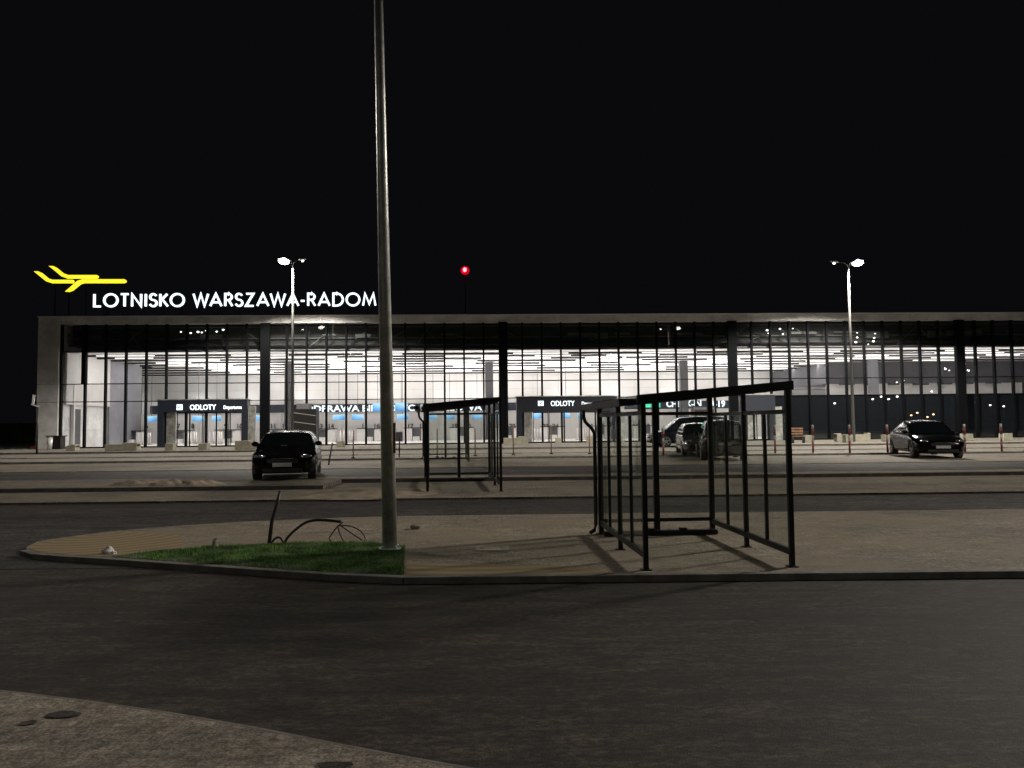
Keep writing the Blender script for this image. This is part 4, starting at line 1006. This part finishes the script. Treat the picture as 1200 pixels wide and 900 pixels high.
# bench
a_ = atY(928.5, 520, 50); t = thing('bench', 'brown slatted wooden bench just right of the near shelter', 'bench', (a_.x, 50, ZGR)); w_ = 15*50/900
for k in range(3): MB().bb(0, w_, .3, .34, .55+k*.17, .66+k*.17).build('back_slat', 'wood', t)
MB().bb(0, w_, -.15, .25, .42, .46).build('seat', 'wood', t)
for x in (.04, w_-.09): MB().bb(x, x+.05, -.12, .28, 0, .42).build('leg', 'sign_black', t)
# low fence left of the terminal
t = thing('boundary_fence', 'dim dark boundary fence running off left of the terminal', 'fence', (-120, 75, 0))
MB().bb(0, 78, 0, .05, .3, 2.2).build('panel', 'hedge', t)
for k in range(27): MB().bb(k*3-.03, k*3+.03, -.06, -.01, 0, 2.4).build('post', 'bulkhead', t)

# ------------------------------------------------------------------ cars
def lerp_table(tb, x):
    if x <= tb[0][0]: return tb[0][1]
    for (a, b), (c, d) in zip(tb, tb[1:]):
        if x <= c:
            k = (x-a)/(c-a); k = k*k*(3-2*k)*0.5+k*0.5; return b+(d-b)*k
    return tb[-1][1]
def car(loc, heading, label, kind='hatch', paint='car_paint', L=4.3, Wd=1.78, H=1.45, tail=False):
    """local +x is the nose"""
    t = thing('parked_car', label, 'car', loc, heading, 'cars parked before the terminal')
    h = L/2; w = Wd/2
    xf, xr = h-0.88, -h+0.78; Rw = 0.33
    deck = {'hatch': [(-h, .80), (-h+.12, .98), (-h+.5, 1.0), (-.2, .98), (h*.42, .95), (h-.55, .82), (h-.15, .70), (h, .55)],
            'sedan': [(-h, .78), (-h+.12, .98), (-h+.9, 1.03), (-.2, .98), (h*.42, .95), (h-.6, .83), (h-.15, .70), (h, .55)],
            'van': [(-h, .9), (-h+.1, 1.05), (-.2, 1.05), (h*.5, 1.02), (h-.5, .9), (h-.12, .74), (h, .55)]}[kind]
    roof = {'hatch': [(-h+.06, .98), (-h+.45, H-.16), (-h+1.0, H-.03), (-.35, H), (.35, H-.05), (h-1.05, .93)],
            'sedan': [(-h+.55, 1.0), (-h+1.45, H-.10), (-.45, H), (.25, H-.05), (h-1.1, .93)],
            'van': [(-h+.04, 1.05), (-h+.22, H-.1), (-h+.6, H-.01), (-.3, H), (.55, H-.06), (h-.75, .98)]}[kind]
    def ws(x):
        e = max(0, abs(x)-(h-.75))/.75
        return w*(1-.30*e**2.4)
    nst = 60; bm = bmesh.new(); rings = []
    for i in range(nst+1):
        x = -h+L*i/nst; d = lerp_table(deck, x); W_ = ws(x)
        e = max(0, (abs(x)-(h-.2)))/.2
        zb_ = .18+.10*e; ar = 0
        for xw in (xf, xr):
            q = (Rw+.05)**2-(x-xw)**2
            if q > 0: ar = max(ar, .33+math.sqrt(q))
        z1 = max(zb_, ar); zm = max(.5, ar+.03 if ar else 0); zm = min(zm, d-.06)
        z1 = min(z1, zm-.01)
        pts = [(0, zb_+.02), (W_*.72, zb_+.02), (W_*.95 if not ar else W_*.72, zb_+.03 if ar else zb_+.04), (W_*.97, z1 if ar else zb_+.14), (W_, zm), (W_*.985, max(zm+.02, d-.17)), (W_*.93, d-.04), (W_*.80, d), (W_*.45, d+.025), (0, d+.035)]
        ring = [bm.verts.new((x, y, z)) for y, z in pts]+[bm.verts.new((x, -y, z)) for y, z in pts[-2:0:-1]]
        rings.append(ring)
    n = len(rings[0])
    for a, b in zip(rings, rings[1:]):
        for j in range(n): bm.faces.new((a[j], a[(j+1) % n], b[(j+1) % n], b[j]))
    bm.faces.new(rings[0]); bm.faces.new(rings[-1])
    for f in bm.faces: f.smooth = len(f.verts) == 4
    m = MB(); m.bm.free(); m.bm = bm; m.build('body', paint, t)
    # cabin
    xr0, xr1 = roof[0][0], roof[-1][0]
    def cab(x, s):
        zt = lerp_table(roof, x); zbelt = lerp_table(deck, x)-.02
        k = (zt-zbelt)/(H-zbelt); wb = ws(x)*.90; wt = wb-(.20*max(0, k))
        e = (x-xr0)/(xr1-xr0)
        if s <= .5:
            q = s/.5; bulge = .03*math.sin(q*math.pi); return Vector((x, wb+(wt-wb)*q+bulge, zbelt+(zt-.035-zbelt)*q))
        q = (s-.5)/.5; return Vector((x, wt*(1-q), zt-.035+.05*math.sin(q*math.pi/2)))
    m = MB(); bm = m.bm; nx = 34; S_ = [0, .12, .25, .38, .5, .56, .66, .8, 1.0]; grid = []
    for i in range(nx+1):
        x = xr0+(xr1-xr0)*i/nx; r_ = [cab(x, s) for s in S_]; full = r_+[Vector((p.x, -p.y, p.z)) for p in r_[-2::-1]]
        grid.append([bm.verts.new(p) for p in full])
    for a, b in zip(grid, grid[1:]):
        for j in range(len(a)-1): f = bm.faces.new((a[j], a[j+1], b[j+1], b[j])); f.smooth = True
    bm.faces.new(grid[0]); bm.faces.new(grid[-1]); m.build('roof', paint, t)
    def patch(name, x0, x1, s0, s1, side, mt='car_glass', off=.008, parent=t, nx=8, ns=6, sk=(0, 0)):
        m = MB(); g = []
        for i in range(nx+1):
            row = []
            for j in range(ns+1):
                s = s0+(s1-s0)*j/ns; q = j/ns
                xa = x0+sk[0]*q; xb = x1+sk[1]*q; x = xa+(xb-xa)*i/nx
                p = cab(x, s); e_ = .002
                du = cab(x+e_, s)-cab(x-e_, s); dv = cab(x, min(1, s+e_))-cab(x, max(0, s-e_)); nn = du.cross(dv)
                if nn.length > 0: nn.normalize()
                if nn.z < 0 and s > .5: nn = -nn
                if s <= .5 and nn.y < 0: nn = -nn
                p = p+nn*off; row.append(m.bm.verts.new((p.x, p.y*side, p.z)))
            g.append(row)
        for a, b in zip(g, g[1:]):
            for j in range(ns): f = m.bm.faces.new((a[j], a[j+1], b[j+1], b[j])); f.smooth = True
        return m, name, mt, parent
    # windscreen: both halves in one mesh
    def top_glass(name, x0, x1):
        m = MB()
        g = []
        for i in range(9):
            x = x0+(x1-x0)*i/8; row = []
            for j in range(-8, 9):
                s = .56+.44*(1-abs(j)/8); p = cab(x, s); q = cab(x+.02, s)-cab(x-.02, s); nn = Vector((-q.z, 0, q.x)).normalized()
                if nn.z < 0: nn = -nn
                p = p+nn*.009; row.append(m.bm.verts.new((p.x, p.y*(1 if j >= 0 else -1), p.z)))
            g.append(row)
        for a, b in zip(g, g[1:]):
            for j in range(16): f = m.bm.faces.new((a[j], a[j+1], b[j+1], b[j])); f.smooth = True
        m.build(name, 'car_glass', t)
    wx = {'hatch': (.42, h-1.13), 'sedan': (.33, h-1.18), 'van': (.62, h-.84)}[kind]
    top_glass('windscreen', *wx)
    rx = {'hatch': (-h+.14, -h+.48), 'sedan': (-h+.7, -h+1.38), 'van': (-h+.08, -h+.24)}[kind]
    top_glass('rear_window', *rx)
    sw = {'hatch': [(-h+.75, -.75), (-.68, .02), (.09, .75)], 'sedan': [(-h+1.35, -.72), (-.66, .05), (.12, .72)], 'van': [(-h+.45, -.85), (-.78, .12), (.2, .95)]}[kind]
    for side in (1, -1):
        for k, (a, b) in enumerate(sw):
            sk = (.25 if k == 0 else 0, -.32 if k == 2 else 0)
            mm, nm, mt, pa = patch('side_window', a, b, .07, .43, side, sk=sk); mm.build(nm, mt, pa)
        # chrome window line
        pts = [cab(a_, .035)+Vector((0, .012, 0)) for a_ in [sw[0][0]+(sw[2][1]-sw[0][0])*i/8 for i in range(9)]]
        MB().tube([(p.x, p.y*side, p.z) for p in pts], .012, 6).build('trim', 'chrome', t)
        # mirror
        p = cab(sw[2][1]-.05, .05); MB().sphere((p.x, side*(p.y+.10), p.z+.06), (.14, .22, .15), 10).build('mirror', paint, t)
        # wheels
        for xw in (xf, xr):
            y = side*(w-.13); wh = bpy.data.objects.new('wheel', None)
            mt_ = MB(); mt_.tube([(xw, y-.11, .33), (xw, y-.095, .33), (xw, y+.095, .33), (xw, y+.11, .33)], Rw, 28)
            o = mt_.build('wheel', 'tyre', t, bevel=.02); bpy.data.objects.remove(wh)
            mr = MB(); yo = y+side*.113
            mr.tube([(xw, yo-.004*side, .33), (xw, yo+.004*side, .33)], .09, 12)
            for k in range(5):
                a_ = k*math.tau/5+.3; mr.beam((xw+math.cos(a_)*.08, yo, .33+math.sin(a_)*.08), (xw+math.cos(a_)*.22, yo, .33+math.sin(a_)*.22), .016, .06)
            mr.build('rim', 'rim', o)
            mr = MB(); pr_ = [(xw+math.cos(k*math.tau/24)*.225, yo, .33+math.sin(k*math.tau/24)*.225) for k in range(25)]
            mr.tube(pr_, .015, 6, cap=False); mr.build('rim', 'rim', o)
        # lamps
        yl = ws(h-.2)*.80
        MB().sphere((h-.22, side*yl, .68), (.46, .34, .12), 14, None).build('headlight', 'lamp_glass', t, smooth=True)
        MB().sphere((h-.03, side*yl*.9, .67), (.07, .07, .06), 10).build('headlight', 'chrome', t, smooth=True)
        MB().sphere((h-.10, side*yl*.93, .33), (.14, .2, .09), 10).build('fog_light', 'lamp_glass', t, smooth=True)
        yt = ws(-h+.15)*.88
        MB().sphere((-h+.15, side*yt, .86), (.3, .22, .2), 12).build('tail_light', 'tail_red', t, smooth=True)
        MB().bb(-.55, -.40, side*w*.99-.012, side*w*.99+.012, .80, .825).bb(.40, .55, side*w*.99-.012, side*w*.99+.012, .78, .805).build('handle', 'chrome', t)
    MB().bb(h-.055, h+.012, -.42, .42, .50, .60).build('grille', 'tyre', t, bevel=.01)
    MB().bb(h-.09, h+.006, -.55, .55, .24, .36).build('intake', 'tyre', t, bevel=.01)
    MB().bb(h+.013, h+.028, -.26, .26, .40, .51).build('number_plate', 'plate', t)
    MB().bb(-h-.015, -h+.03, -.26, .26, .60, .71).build('number_plate', 'plate_dim', t)
    MB().bb(h-.02, h+.016, -.3, .3, .62, .635).build('trim', 'chrome', t)
    return t
def head_to(dx, dy): return math.atan2(dy, dx)
def car_at(pxc, pyb, z, hd, **k):
    """front-bottom centre pixel"""
    p = at(pxc, pyb, z); d = Vector((hd[0], hd[1], 0)).normalized(); L = k.get('L', 4.3)
    c = p-d*(L/2-.1); return car((c.x, c.y, z), math.atan2(d.y, d.x), **k)
car_at(331, 563.5, Z3, (.20, -1), label='black hatchback parked nose-on to the camera, left of the steel lamp post', kind='hatch', H=1.40, Wd=1.80)
car_at(1105, 537.5, Z4, (-.22, -1), label='black saloon parked three-quarter view at the right, before the dark glass', kind='sedan', L=4.7, Wd=1.84, H=1.50)
car_at(824.5, 535.0, Z4, (-.12, -1), label='grey-nosed car facing the camera, half hidden by the black car beside it', kind='hatch', paint='car_grey', Wd=1.75, H=1.48)
pc = at(846, 540.5, Z4); car((pc.x+.5, pc.y+2.1, Z4), math.atan2(1, .17), label='black car seen from behind through the near shelter', kind='hatch', L=4.2, H=1.6)
pc = at(815, 524, ZF); car((pc.x, 46.6, ZF), math.pi, label='dark people carrier standing side-on behind the two cars at the near shelter', kind='van', paint='car_navy', L=4.8, H=1.80, Wd=1.9)
